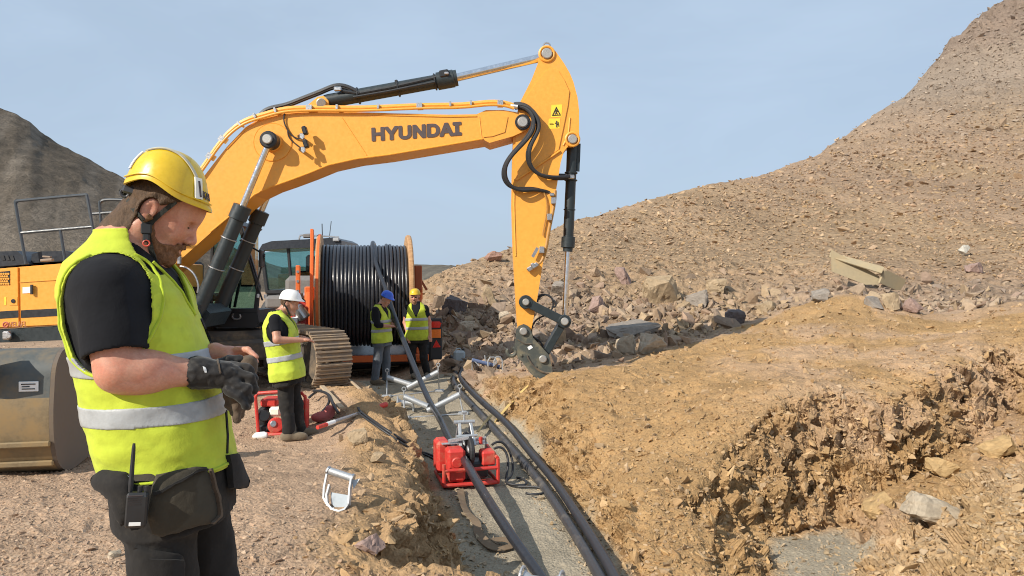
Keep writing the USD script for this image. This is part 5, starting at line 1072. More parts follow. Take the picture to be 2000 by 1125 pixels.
def march(fn, px, py, Y0, Y1, n=120):
    """first point of fn's surface on each pixel's ray"""
    px, py = np.atleast_1d(px).astype(float), np.atleast_1d(py).astype(float)
    Ys = np.linspace(Y0, Y1, n); d = np.stack([(px-CX)/FPX, np.ones_like(px), -(py-HY)/FPX], 1)
    p = np.array([0, 0, EYE])+Ys[None, :, None]*d[:, None]
    v = fn(p.reshape(-1, 3)).reshape(len(px), n); k = np.argmax(v < 0, 1); k = np.where((v < 0).any(1), np.maximum(k, 1), np.argmin(v, 1).clip(1))
    i = np.arange(len(px)); a, b = v[i, k-1], v[i, k]; t = np.where(np.abs(a-b) > 1e-9, np.clip(a/(a-b+1e-12), 0, 1), 0)
    return np.array([0, 0, EYE])+(Ys[k-1]+t*(Ys[k]-Ys[k-1]))[:, None]*d
def patch(fn, outline, th, Y0, Y1, step=5.0, lift=0.0, puff=0.0):
    """a piece of cloth or plate lying on fn's surface, its outline given where the photograph shows it"""
    poly = Polygon(outline).buffer(0); x0, y0, x1, y1 = poly.bounds
    pts = [(x, y) for x in np.arange(x0+step/2, x1, step) for y in np.arange(y0+step/2, y1, step) if poly.buffer(-step*.4).contains(shapely.Point(x, y))]
    L = poly.exterior.length; bd = [poly.exterior.interpolate(s).coords[0] for s in np.arange(0, L, step)]
    q = np.array(bd+pts); from scipy.spatial import Delaunay
    tri = Delaunay(q).simplices; c = q[tri].mean(1); tri = tri[[poly.buffer(.01).contains(shapely.Point(*z)) for z in c]]
    a = q[tri]; ar = (a[:, 1, 0]-a[:, 0, 0])*(a[:, 2, 1]-a[:, 0, 1])-(a[:, 1, 1]-a[:, 0, 1])*(a[:, 2, 0]-a[:, 0, 0]); tri = np.where(ar[:, None] > 0, tri[:, ::-1], tri); tri = tri[np.abs(ar) > 1e-6]
    p = march(fn, q[:, 0], q[:, 1], Y0, Y1); e = 1e-3
    g = np.stack([fn(p+e*np.eye(3)[k])-fn(p-e*np.eye(3)[k]) for k in range(3)], 1); g /= np.linalg.norm(g, axis=1, keepdims=True)+1e-9
    dist_in = np.array([poly.exterior.distance(shapely.Point(*z)) for z in q]); pf_ = puff*np.clip(dist_in/25, 0, 1)**.5
    top, bot = p+g*(th+lift+pf_)[:, None], p+g*(lift-.006)
    n = len(q); nb = len(bd); i = np.arange(nb); j = (i+1) % nb
    f = np.vstack([tri, tri[:, ::-1]+n, np.stack([i, j, j+n], 1), np.stack([i, j+n, i+n], 1)])
    m = trimesh.Trimesh(np.vstack([top, bot]), f, process=False); trimesh.repair.fix_normals(m); return m
def ribbon(fn, pts, w, th, Y0, Y1, lift=0.0, step=3.0):
    return patch(fn, list(LineString(pts).buffer(w/2, cap_style=2, join_style=1).exterior.coords)[:-1], th, Y0, Y1, step, lift)
def head_field(O, H, S, ears=True, beard=False):
    """O: the point between the ears; H: columns forwards, left, up; S: size"""
    def fn(p, part=None):
        q = ((p-O) @ H)/S; y = np.abs(q[:, 1]); m = np.stack([q[:, 0], y, q[:, 2]], 1)
        d = sd_ell(q, (.018, 0, .045), (.100, .078, .096))
        d = smin(d, sd_ell(q, (.042, 0, -.022), (.060, .056, .088)), .03)
        d = smin(d, sd_cone(m, (-.005, .052, -.048), (.072, .018, -.102), .021, .022), .025)
        d = smin(d, sd_ell(q, (.080, 0, -.102), (.023, .026, .020)), .022)
        d = smin(d, sd_ell(m, (.064, .040, -.020), (.030, .024, .030)), .02)
        d = smin(d, sd_cone(m, (.093, .010, .030), (.076, .046, .030), .011, .011), .014)
        d = smax(d, -sd_ell(m, (.108, .031, .009), (.020, .020, .012)), .012)
        d = smin(d, sd_ell(m, (.083, .031, .008), (.013, .0145, .012)), .004)
        d = smin(d, sd_cone(q, (.096, 0, .020), (.120, 0, -.026), .009, .0125), .010)
        d = smin(d, sd_ell(m, (.109, .011, -.033), (.011, .009, .009)), .006)
        d = smin(d, sd_ell(q, (.099, 0, -.056), (.012, .025, .008)), .008)
        d = smin(d, sd_ell(q, (.098, 0, -.072), (.012, .022, .009)), .008)
        d = smax(d, -sd_ell(q, (.112, 0, -.0640), (.010, .022, .003)), .004)
        if ears:
            d = smin(d, smax(sd_ell(m, (-.008, .080, .002), (.021, .010, .033)), -sd_ell(m, (-.003, .090, .004), (.011, .007, .019)), .005), .006)
        if part is None: return d*S
        x, z = q[:, 0], q[:, 2]
        if part == 'beard':
            n = (meshkit.noise(q*90)-.5)*.006
            r = np.maximum(np.maximum(z-(meshkit.noise(q*70, 4)-.5)*.016-np.interp(x, [-.02, .01, .03, .055, .08, .1, .12], [.000, -.016, -.046, -.074, -.060, -.0455, -.044]), -.004-x), -z-.135)
            r = np.maximum(r, -sd_ell(q, (.112, 0, -.066), (.018, .023, .009)))
            return np.maximum(d-.0032-n, np.maximum(r, -(d+.006)))*S
        if part == 'hair':
            n = (meshkit.noise(q*np.array([60, 60, 30]))-.5)*.008
            r = np.maximum(-(z+.050+.75*np.clip(-.03-x, -.02, .06)), x-np.interp(z, [-.06, .0, .03, .06, .1], [-.030, -.022, .020, .055, .06]))
            r = np.maximum(r, -sd_ell(m, (-.006, .085, .0), (.026, .03, .036)))
            return np.maximum(d-.009-n, np.maximum(r, -(d+.006)))*S
    return fn
def helmet(O, H, a, b, h, m_shell, parent, rim=None, brim=.03, crown=-.02, name='helmet', nphi=96, nt=30, flare=.03):
    """a hard hat: O centre of its rim, H columns forwards, left, up"""
    rim = rim or (lambda c: 0*c)
    def pt(phi, t, off=0.0):
        c, s = np.cos(phi), np.sin(phi); r = np.cos(t*np.pi/2)**.78; zz = np.sin(t*np.pi/2)**.98
        fl_ = (flare+brim/a*np.clip(c, 0, 1)**3)*np.exp(-(t/.10)**2)
        z0 = rim(phi); x = (a+off)*c*(r+fl_)+crown*zz; y = (b+off)*s*(r+fl_*.6); z = z0+(h+off-z0)*zz
        return O+x[..., None]*H[:, 0]+y[..., None]*H[:, 1]+z[..., None]*H[:, 2]
    ph = np.arange(nphi)*2*np.pi/nphi; t = np.r_[0, .02, .05, .08, .11, np.linspace(.15, 1, nt)]
    PH, T = np.meshgrid(ph, t, indexing='ij')
    o, i = pt(PH, T), pt(PH, T, -.006); nt_ = len(t); n = nphi*nt_
    f = lattice_faces(nphi, nt_, True); k = np.arange(nphi); k2 = (k+1) % nphi
    edge = np.stack([k*nt_, n+k*nt_, n+k2*nt_, k2*nt_], 1)
    q = np.vstack([f, f[:, ::-1]+n, edge])
    me = trimesh.Trimesh(np.vstack([o.reshape(-1, 3), i.reshape(-1, 3)]), np.vstack([q[:, [0, 1, 2]], q[:, [0, 2, 3]]]), process=False)
    return obj(name, me, m_shell, parent, smooth=50), pt
def dome_strip(pt, phis, ts, w, off, m, nm, parent):
    """ribbon on the helmet along (phi, t)"""
    c = np.array([pt(np.array(p), np.array(t), off) for p, t in zip(phis, ts)]); tt = np.gradient(c, axis=0)
    c2 = np.array([pt(np.array(p), np.array(t), off+.004) for p, t in zip(phis, ts)]); nn = c2-c; nn /= np.linalg.norm(nn, axis=1, keepdims=True); s = np.cross(tt, nn); s /= np.linalg.norm(s, axis=1, keepdims=True)
    v = np.stack([c-s*w/2, c-s*w/2+nn*.003, c+s*w/2+nn*.003, c+s*w/2], 1).reshape(-1, 3); n = len(c)
    f = np.vstack([np.stack([np.arange(n-1)*4+x, np.arange(1, n)*4+x, np.arange(1, n)*4+y, np.arange(n-1)*4+y], 1) for x, y in ((0, 1), (1, 2), (2, 3), (3, 0))])
    return obj(nm, trimesh.Trimesh(v, np.vstack([f[:, [0, 1, 2]], f[:, [0, 2, 3]]]), process=False), m, parent)
def bounds_of(pts, pad): pts = np.asarray(pts); return pts.min(0)-pad, pts.max(0)+pad
def rot_to(f, up=(0, 0, 1), pitch=0.0, roll=0.0):
    """columns forwards, left, up; pitch tips the face down"""
    f = unit(f); l = unit(np.cross(up, f)); u = np.cross(f, l); c, s = math.cos(pitch), math.sin(pitch)
    f2, u2 = f*c-u*s, u*c+f*s; c, s = math.cos(roll), math.sin(roll)
    return np.stack([f2, l*c+u2*s, u2*c-l*s], 1)

# ------------------------------------------------------------------ the worker in front
MY = 2.30; PM = 698.0
K = lambda x, y, d=0.0: P(x, y, MY+d)
TR = Torso(K(325, 900), K(316, 600)-K(325, 900), [.996, .087, 0], [(0, 0, .1, .1)])
_rows = []
for py, pxc, wf, wl in ((985, 346, .166, .200), (930, 340, .170, .205), (900, 334, .174, .208), (850, 323, .182, .212), (800, 311, .188, .212), (700, 286, .182, .214), (620, 263, .174, .224), (575, 252, .166, .226), (540, 244, .146, .210), (512, 236, .122, .180), (492, 236, .098, .130), (472, 240, .078, .090), (455, 246, .070, .074)):
    f_, l_, a_ = TR.loc(K(pxc, py)[None]); _rows.append((a_[0], f_[0], wf*.93, wl*.93))
TR.rows = np.array(sorted(_rows))
man = thing('person', 'large worker in a yellow helmet and yellow hi-vis vest looking down at his gloves', 'person', on_land(*K(330, 900)[:2]))
gz = float(on_land(*K(330, 900)[:2])[2])
HFW = np.array([math.cos(math.radians(17)), math.sin(math.radians(17)), 0])
HS = 1.10; HH = rot_to(HFW, pitch=math.radians(27)); HO_ = K(305, 417, .015)
hf = head_field(HO_, HH, HS)
SHR, ELR, WRR = K(212, 567, -.17), K(231, 724, -.22), K(400, 728, -.10)
SHL, ELL, WRL = K(292, 560, .24), K(372, 722, .26), K(420, 690, .06)
HIPR, KNR, ANR = K(312, 960, -.10), K(322, 1150, -.10), np.array([*K(310, 1150, -.10)[:2], gz+.09])
HIPL, KNL, ANL = K(372, 960, .12), K(414, 1150, .13), np.array([*K(414, 1150, .14)[:2], gz+.09])
def fingers_left(p):
    d = sd_ell(p, K(446, 690, .05), (.045, .030, .024), rot_to([1, .1, -.05]))
    for j, r in (([(462, 682, .03), (484, 683, .01), (500, 697, .0)], (.0105, .0095, .0085)), ([(464, 687, .05), (489, 691, .03), (500, 706, .02)], (.011, .0098, .0088)), ([(463, 693, .07), (485, 700, .055), (494, 713, .045)], (.0105, .0095, .0085)), ([(458, 699, .085), (476, 707, .075), (484, 718, .07)], (.0095, .0085, .0078)), ([(440, 696, .03), (458, 702, .0), (476, 701, -.012)], (.0125, .011, .0095))):
        d = smin(d, chain(p, [K(*q) for q in j], r, .006), .010)
    return d
NECK0, NECK1 = K(237, 490, .0), K(277, 434, .01)
def body_f(p):
    d = smin(TR(p, -.004), sd_cone(p, NECK0, NECK1, .089, .076), .05)
    d = smin(d, hf(p), .025)
    for a, b, c, ra, rb, rc in ((SHR, ELR, WRR, .088, .060, .034), (SHL, ELL, WRL, .085, .060, .034)):
        arm = smin(sd_cone(p, a, b, ra, rb), smin(sd_cone(p, b, b+(c-b)*.30, .054, .057), sd_cone(p, b+(c-b)*.25, c, .056, rc), .05), .025); d = smin(d, arm, .03)
    d = smin(d, sd_ell(p, WRR+unit(WRR-ELR)*.05, (.05, .035, .03), rot_to(WRR-ELR)), .02)
    d = smin(d, fingers_left(p), .015)
    for a, b, c in ((HIPR, KNR, ANR), (HIPL, KNL, ANL)):
        d = smin(d, smin(sd_cone(p, a, b, .095, .062), sd_cone(p, b, c, .062, .042), .03), .04)
    return d
lo, hi = np.array([-1.75, 1.85, gz-.01]), np.array([-.65, 2.85, 1.95])
body = obj('body', mesh_field(body_f, lo, hi, .0046), M_SKIN, man, smooth=True)
hb = bounds_of([HO_], .19)
obj('beard', mesh_field(lambda p: hf(p, 'beard'), *hb, .0035), M_BEARD, man, smooth=True)
def nape_f(p):
    q = ((p-HO_) @ HH)/HS; d = smin(hf(p), sd_cone(p, NECK0, NECK1, .089, .076), .025)+(meshkit.noise(q*np.array([60, 60, 26]))-.5)*.010
    x, z = q[:, 0], q[:, 2]; r = np.maximum(np.maximum(-(z+.098+(meshkit.noise(q*40, 3)-.5)*.03), z-.06), x+.030-.25*np.clip(-.05-z, 0, .1))
    return np.maximum(d-.007, np.maximum(r, -(d+.008)))
obj('hair', mesh_field(lambda p: np.minimum(hf(p, 'hair'), nape_f(p)), *hb, .004), M_HAIR, man, smooth=True)
obj('eyebrow', mesh_field(lambda p: np.maximum((lambda q: sd_cone(np.stack([q[:, 0], np.abs(q[:, 1]), q[:, 2]], 1), (.104, .014, .033), (.084, .050, .036), .0075, .004)+(meshkit.noise(q*160)-.5)*.004*HS)(((p-HO_) @ HH)/HS), -1), *hb, .003), M_BEARD, man, smooth=True)
obj('eyelash', mesh_field(lambda p: (lambda q: sd_cone(np.stack([q[:, 0], np.abs(q[:, 1]), q[:, 2]], 1), (.0965, .020, .003), (.0865, .045, .004), .0030, .0022)*HS)(((p-HO_) @ HH)/HS), *hb, .0025), M_HAIR, man, smooth=True)
# T-shirt
def shirt_f(p):
    n = (meshkit.fbm(p*np.array([9, 9, 5]), 3, 2)-.5)*.016
    d = TR(p, .006); up_ = SHR+(ELR-SHR)*.80
    sl = sd_cone(p, SHR, up_, .095, .088); fr_ = unit(ELR-SHR); sl = smax(sl, (p-up_) @ fr_, .006)
    upl = SHL+(ELL-SHL)*.75; sl2 = smax(sd_cone(p, SHL, upl, .098, .082), (p-upl) @ unit(ELL-SHL), .006)
    d = smin(d, np.minimum(sl, sl2), .03)+n
    d = np.maximum(d, -sd_cone(p, NECK0-unit(NECK1-NECK0)*.01, NECK1, .093, .086))
    hole = np.maximum(sd_cone(p, SHR+(ELR-SHR)*.5, ELR, .078, .074), -((p-up_) @ fr_+.03))
    return np.maximum(d, -hole)
obj('t_shirt', mesh_field(shirt_f, np.array([-1.75, 1.85, .85]), np.array([-.75, 2.85, 1.75]), .006), M_SHIRT, man, smooth=True)
# vest
_, _, AH = TR.loc(K(318, 912)[None]); HEM = float(AH[0])
fv_, _, av_ = TR.loc(K(384, 618)[None]); VZ = float(av_[0])
fa_, _, aa_ = TR.loc(K(203, 606, -.2)[None])
def folds(p): return (meshkit.fbm(p*np.array([5, 5, 7]), 4, 12)-.5)*.030+(meshkit.noise(p*np.array([16, 16, 22]), 5)-.5)*.006
def vest_f(p, inf=.017, th=.012):
    f, l, a = TR.loc(p); n = folds(p)*np.clip((TR.rows[-3, 0]-a)/.1, .2, 1)
    slack = .010*np.clip((.25-a)/.3, 0, 1)
    o = TR(p, inf+slack)+n
    d = np.maximum(o, -(o+th))
    arm = np.sqrt(((f-fa_[0])/.125)**2+((a-aa_[0]+.01)/.175)**2)-1
    d = np.maximum(d, -np.where(np.abs(l) > .09, arm*.12, 1))
    d = np.maximum(d, HEM+.004*np.sin(f*14)-a)
    w = np.clip((a-VZ)*.42, -1, .105)
    d = np.maximum(d, np.where(f > -.02, w-np.abs(l), -1))
    d = np.maximum(d, np.where(a > aa_[0]+.10, .112-np.sqrt((f-.02)**2+l*l), -1))
    return d
vb = (np.array([-1.72, 1.85, .86]), np.array([-.72, 2.85, 1.75]))
vest = obj('hi_vis_vest', mesh_field(vest_f, *vb, .0042), M_VEST, man, smooth=True)
def band(py0, py1, px0):
    a0, a1 = (float(TR.loc(K(px0, y)[None])[2][0]) for y in (py1, py0))
    def fn(p):
        f, l, a = TR.loc(p); return np.maximum(np.maximum(vest_f(p, .0205, .013), a0-a), a-a1)
    return obj('reflective_band', mesh_field(fn, *vb, .0052), M_REFL, vest, smooth=True)
band(774, 811, 305); band(684, 722, 280)
vf = lambda p: vest_f(p)
M_BIND = cloth('vest_binding', (.40, .50, .03), .8, var=.08)
def on_vest(f, l, a):
    p = TR.O+np.outer(f, TR.F)+np.outer(l, TR.L)+np.outer(a, TR.A); e = 1e-3
    oo = lambda p: TR(p, .017+.010*np.clip((.25-TR.loc(p)[2])/.3, 0, 1))+folds(p)*np.clip((TR.rows[-3, 0]-TR.loc(p)[2])/.1, .2, 1)
    for _ in range(4):
        g = np.stack([(oo(p+e*np.eye(3)[k])-oo(p-e*np.eye(3)[k]))/(2*e) for k in range(3)], 1); p = p-g*(oo(p)/np.maximum((g*g).sum(1), .2))[:, None]*.9
    return p
def ring_(a, t): r = TR.rows; return (np.interp(a, r[:, 0], r[:, 1])+np.interp(a, r[:, 0], r[:, 2])*np.sign(np.cos(t))*np.abs(np.cos(t))**.85, np.interp(a, r[:, 0], r[:, 3])*np.sign(np.sin(t))*np.abs(np.sin(t))**.85)
t_ = np.linspace(0, 2*np.pi, 150); f_, l_ = ring_(HEM+0*t_, t_); pts_ = on_vest(f_, l_, HEM+.004*np.sin(f_*14)+.004); obj('binding', tube(pts_[:-1], .0055, 6, closed=True), M_BIND, vest, smooth=True)
for sg in (-1, 1):
    a_ = np.linspace(VZ, float(TR.rows[-4, 0])-.012, 50); w_ = np.clip((a_-VZ)*.42, 0, .105); rl_ = np.interp(a_, TR.rows[:, 0], TR.rows[:, 3])
    f_ = np.interp(a_, TR.rows[:, 0], TR.rows[:, 1])+np.interp(a_, TR.rows[:, 0], TR.rows[:, 2])*(1-np.clip(w_/rl_, 0, .99)**2.35)**(1/2.35)
    obj('binding', tube(on_vest(f_, sg*w_, a_), .0055, 6), M_BIND, vest, smooth=True)
    t_ = np.linspace(-2.75, 2.75, 80)-np.pi/2; f_ = fa_[0]+.125*np.cos(t_); a_ = aa_[0]-.01+.175*np.sin(t_)
    c_, rf_, rl_ = (np.interp(a_, TR.rows[:, 0], TR.rows[:, i]) for i in (1, 2, 3)); l_ = sg*rl_*(1-np.clip(np.abs(f_-c_)/rf_, 0, .985)**2.35)**(1/2.35)
    obj('binding', tube(on_vest(f_, l_, a_), .0055, 6), M_BIND, vest, smooth=True)
obj('zip', ribbon(vf, [(392, 622), (408, 660), (426, 720), (440, 790), (444, 850), (443, 886)], 3.0, .003, 2.0, 2.6), M_SHIRT, vest)
# trousers and what hangs on them
def trou_f(p):
    n = (meshkit.fbm(p*np.array([8, 8, 6]), 4, 31)-.5)*.030
    d = TR(p, .014, -9, HEM+.05)
    for a, b, c in ((HIPR, KNR, ANR), (HIPL, KNL, ANL)):
        d = smin(d, smin(sd_cone(p, a, b, .112, .088), sd_cone(p, b, c+np.array([0, 0, .02]), .088, .075), .03), .05)
    return np.maximum(d+n, gz+.06-p[:, 2])
obj('work_trousers', mesh_field(trou_f, np.array([-1.5, 1.85, gz]), np.array([-.65, 2.85, 1.06]), .007), M_TROU, man, smooth=True)
tf = trou_f
pouch = obj('holster_pocket', patch(tf, [(306, 926), (330, 922), (378, 910), (398, 912), (406, 948), (418, 985), (418, 1010), (404, 1022), (386, 1024), (352, 1036), (318, 1046), (298, 1040), (292, 1000), (298, 950)], .012, 1.9, 2.6, 6, .004, .011), M_POUCH, man, smooth=40)
obj('pocket_binding', ribbon(tf, [(398, 916), (404, 948), (415, 985), (415, 1008), (402, 1020)], 4, .006, 1.9, 2.6, .028), M_LEATHER, pouch)
obj('pocket_fold', ribbon(tf, [(300, 962), (330, 950), (362, 932), (392, 918)], 6, .008, 1.9, 2.6, .030), M_TROU, pouch)
obj('holster_pocket', patch(tf, [(205, 915), (250, 922), (262, 940), (262, 1010), (248, 1022), (238, 1008), (224, 970), (198, 948), (190, 930)], .014, 1.9, 2.7, 6, .006, .02), M_TROU, man, smooth=40)
obj('front_pocket', patch(tf, [(432, 890), (448, 888), (470, 940), (466, 956), (440, 956)], .014, 1.9, 2.8, 6, .016, .01), M_TROU, man, smooth=40)
cg = obj('cargo_pocket', patch(tf, [(266, 1062), (300, 1074), (352, 1082), (358, 1100), (354, 1150), (268, 1150)], .012, 1.9, 2.6, 6, .0, .008), M_TROU, man, smooth=40)
obj('pocket_flap', patch(tf, [(295, 1086), (352, 1090), (352, 1150), (296, 1150)], .006, 1.9, 2.6, 6, .018), M_TROU, cg, smooth=40)
obj('belt', ribbon(tf, [(214, 925), (260, 934), (310, 932), (370, 922), (440, 902)], 14, .006, 1.9, 2.7, .003), M_POUCH, man)
obj('key_ring', torus(march(tf, 248, 938, 1.9, 2.6)[0]-np.array([0, .015, 0]), rot_to([.3, -1, 0]), .017, .0022, 22, 6), M_STEEL, man)
obj('rivet', [cyl(q, q-np.array([0, .02, 0]), .004, 8) for q in march(tf, [212], [957], 1.9, 2.7)], M_STEEL, man)
for a in (ANR, ANL):
    c = np.array([a[0], a[1], gz]); obj('boot', mesh_field(lambda p: np.maximum(smin(sd_cone(p, c+[0, 0, .06], c+[0, 0, .2], .06, .058), smin(sd_ell(p, c+np.array([.10, 0, .045]), (.15, .055, .06)), sd_ell(p, c+np.array([-.03, 0, .05]), (.07, .05, .06)), .03), .04), gz+.002-p[:, 2]), c-[.2, .15, .01], c+[.32, .15, .3], .01), M_BOOT, man, smooth=True)
# helmet with its chin strap
HMO = (K(237, 362)+K(413, 413))/2; HM = rot_to(HFW, pitch=math.radians(16))
rimf = lambda ph: .030*np.exp(-((np.abs((ph+np.pi) % (2*np.pi)-np.pi)-1.95)/.55)**2)-.004*np.cos(ph)
hel, hpt = helmet(HMO, HM, .121, .112, .151, M_HELY, man, rimf, .014, -.014)
side = -1.0                                                              # his right side faces the lens
_ph = np.linspace(-2.62, -.72, 40); dome_strip(hpt, _ph, .56+.17*np.sin((_ph+2.62)/1.9*np.pi)-.20*np.clip((_ph+1.3)/.6, 0, 1)**2, .011, .002, M_REFG, 'reflective_strip', hel)
_ph = np.linspace(2.62, .72, 40); dome_strip(hpt, _ph, .56+.17*np.sin((2.62-_ph)/1.9*np.pi), .011, .002, M_REFG, 'reflective_strip', hel)
dome_strip(hpt, np.full(14, -2.75), np.linspace(.20, .52, 14), .016, .002, M_WHITE, 'reflective_strip', hel)
vp = dome_strip(hpt, np.linspace(-.66, -.66, 12), np.linspace(.10, .37, 12), .030, .002, paint('vent_white', (.82, .81, .72), .4, dust=.15), 'vent_plate', hel)
dome_strip(hpt, np.linspace(-.60, -.66, 10), np.linspace(.13, .32, 10), .006, .0045, M_GREYP, 'vent_slot', vp)
_ph = np.linspace(-2.9, -.1, 60); dome_strip(hpt, _ph, np.full(60, .085), .004, .003, M_HELY, 'rim_ridge', hel)
TXK = meshkit.text_mesh('KASK', .016, .002, bold=True); v = np.asarray(TXK.vertices); q_ = np.array([hpt(np.array(-.50+(x/.062)*.75), np.array(.135+y/.016*.085), .0015+z) for x, y, z in v])
obj('lettering', trimesh.Trimesh(q_, TXK.faces, process=False), M_GREYP, hel)
hft = lambda p: smin(hf(p), sd_cone(p, NECK0, NECK1, .089, .076), .025)
st = obj('chin_strap', ribbon(hft, [(240, 372), (262, 408), (287, 440)], 9, .004, 2.0, 2.5, .004, 3), M_STRAPK, hel)
for pts in ([(343, 394), (318, 414), (290, 440)], [(288, 440), (291, 466), (298, 492), (306, 512)]): obj('strap', ribbon(hft, pts, 9, .004, 2.0, 2.5, .004, 3), M_STRAPK, st)
bk_ = march(hft, 289, 447, 2.0, 2.5)[0]+np.array([.0, -.010, 0])
obj('buckle', [box(bk_, (.030, .012, .034), rot_to(HFW), .004), box(bk_-np.array([0, 0, .028]), (.020, .012, .026), rot_to(HFW), .004)], M_BLACK, st)
obj('buckle_clip', [torus(bk_-np.array([-.002, .004, .044]), rot_to([.3, -1, 0]), .009, .0022, 16, 6)], paint('red_clip', (.6, .08, .05), .4), st)
obj('adjuster', [box(march(hft, 262, 374, 2.0, 2.5)[0]-np.array([0, .012, 0]), (.055, .018, .024), HM, .006), torus(march(hft, 250, 378, 2.0, 2.5)[0]-np.array([0, .018, 0]), rot_to([.2, -1, 0]), .012, .004, 16, 6)], paint('dark_plastic', (.05, .05, .055), .25), hel)
# gloves
def glove_f(p):
    d = sd_ell(p, K(436, 733, -.09), (.060, .040, .036), rot_to([1, .25, -.08]))
    d = smin(d, np.maximum(sd_cone(p, K(386, 728, -.115), K(425, 731, -.10), .050, .040), -sd_cone(p, K(375, 728, -.115), K(400, 729, -.11), .046, .034)), .02)
    for j, r in (([(456, 716, -.06), (484, 720, -.05), (497, 740, -.045)], (.016, .0145, .0125)), ([(460, 730, -.09), (488, 738, -.08), (497, 762, -.075)], (.0165, .015, .013)), ([(456, 748, -.11), (481, 760, -.105), (489, 782, -.10)], (.016, .0145, .0125)), ([(446, 762, -.12), (468, 774, -.12), (480, 793, -.115)], (.0145, .013, .0115)), ([(422, 714, -.05), (446, 704, -.03), (470, 703, -.015)], (.018, .016, .013))):
        d = smin(d, chain(p, [K(*q) for q in j], r, .008), .010)
    return d+(meshkit.noise(p*75)-.5)*.007
gb = (K(440, 740, -.1)-.14, K(440, 740, -.1)+.14)
gl = obj('work_glove', mesh_field(glove_f, *gb, .0035), M_GLOVE, man, smooth=True)
gf = lambda p: glove_f(p)
obj('glove_seam', ribbon(gf, [(424, 702), (428, 716), (430, 730)], 3, .003, 1.9, 2.5), M_LEATHER, gl); obj('cuff_label', patch(gf, [(396, 716), (401, 718), (404, 728), (399, 727)], .002, 1.9, 2.5, 2), M_WHITE, gl)
def held_f(p):
    d = sd_ell(p, K(484, 718, -.01), (.030, .028, .040), rot_to([1, .3, -.3]))
    d = smin(d, sd_ell(p, K(470, 748, -.04), (.045, .03, .035), rot_to([1, .2, -.6])), .02)
    for j in ([(446, 768, -.06), (450, 790, -.06), (456, 806, -.06)], [(456, 768, -.07), (462, 796, -.07), (463, 820, -.075)], [(464, 770, -.05), (470, 795, -.05), (470, 812, -.05)], [(476, 770, -.04), (482, 784, -.04), (484, 795, -.04)]): d = smin(d, chain(p, [K(*q) for q in j], (.015, .0145, .011), .008), .010)
    return d+(meshkit.noise(p*70)-.5)*.006
obj('leather_glove', mesh_field(held_f, K(470, 760, -.05)-.15, K(470, 760, -.05)+.15, .0038), M_LEATHER, smooth=True, label='dirty brown leather glove hanging from the hands of the large worker', cat='glove')
# two-way radio at the hip
rq = march(tf, 272, 985, 1.9, 2.6)[0]+np.array([.016, -.045, 0]); RX = rot_to([1, .35, 0], pitch=math.radians(4), roll=math.radians(0))
rd = thing('two_way_radio', 'black two-way radio with a long aerial on the hip of the large worker', 'radio', rq)
rp = lambda f, l, u: rq+RX @ np.array([f, l, u])
obj('case', [box(rp(0, 0, 0), (.054, .032, .096), RX, .006), box(rp(0, -.002, .0), (.052, .036, .085), RX, .004)], paint('radio_black', (.018, .018, .019), .45), rd)
many('speaker_slot', [box(rp(-.004, -.0185, .018+k*.006), (.036, .003, .002), RX) for k in range(5)], M_GREYP, rd)
obj('label_plate', box(rp(.0, -.019, -.034), (.030, .003, .011), RX, .001), M_WHITE, rd)
obj('aerial', lathe([(0, .0055), (.02, .0065), (.12, .005), (.132, .0035)], rp(-.020, .004, .048), frame(RX[:, 2]), 10), M_RUB, rd)
for f in (.004, .020): obj('knob', cyl(rp(f, .002, .048), rp(f, .002, .064), .0065, 12, ch=.001), M_BLACK, rd)
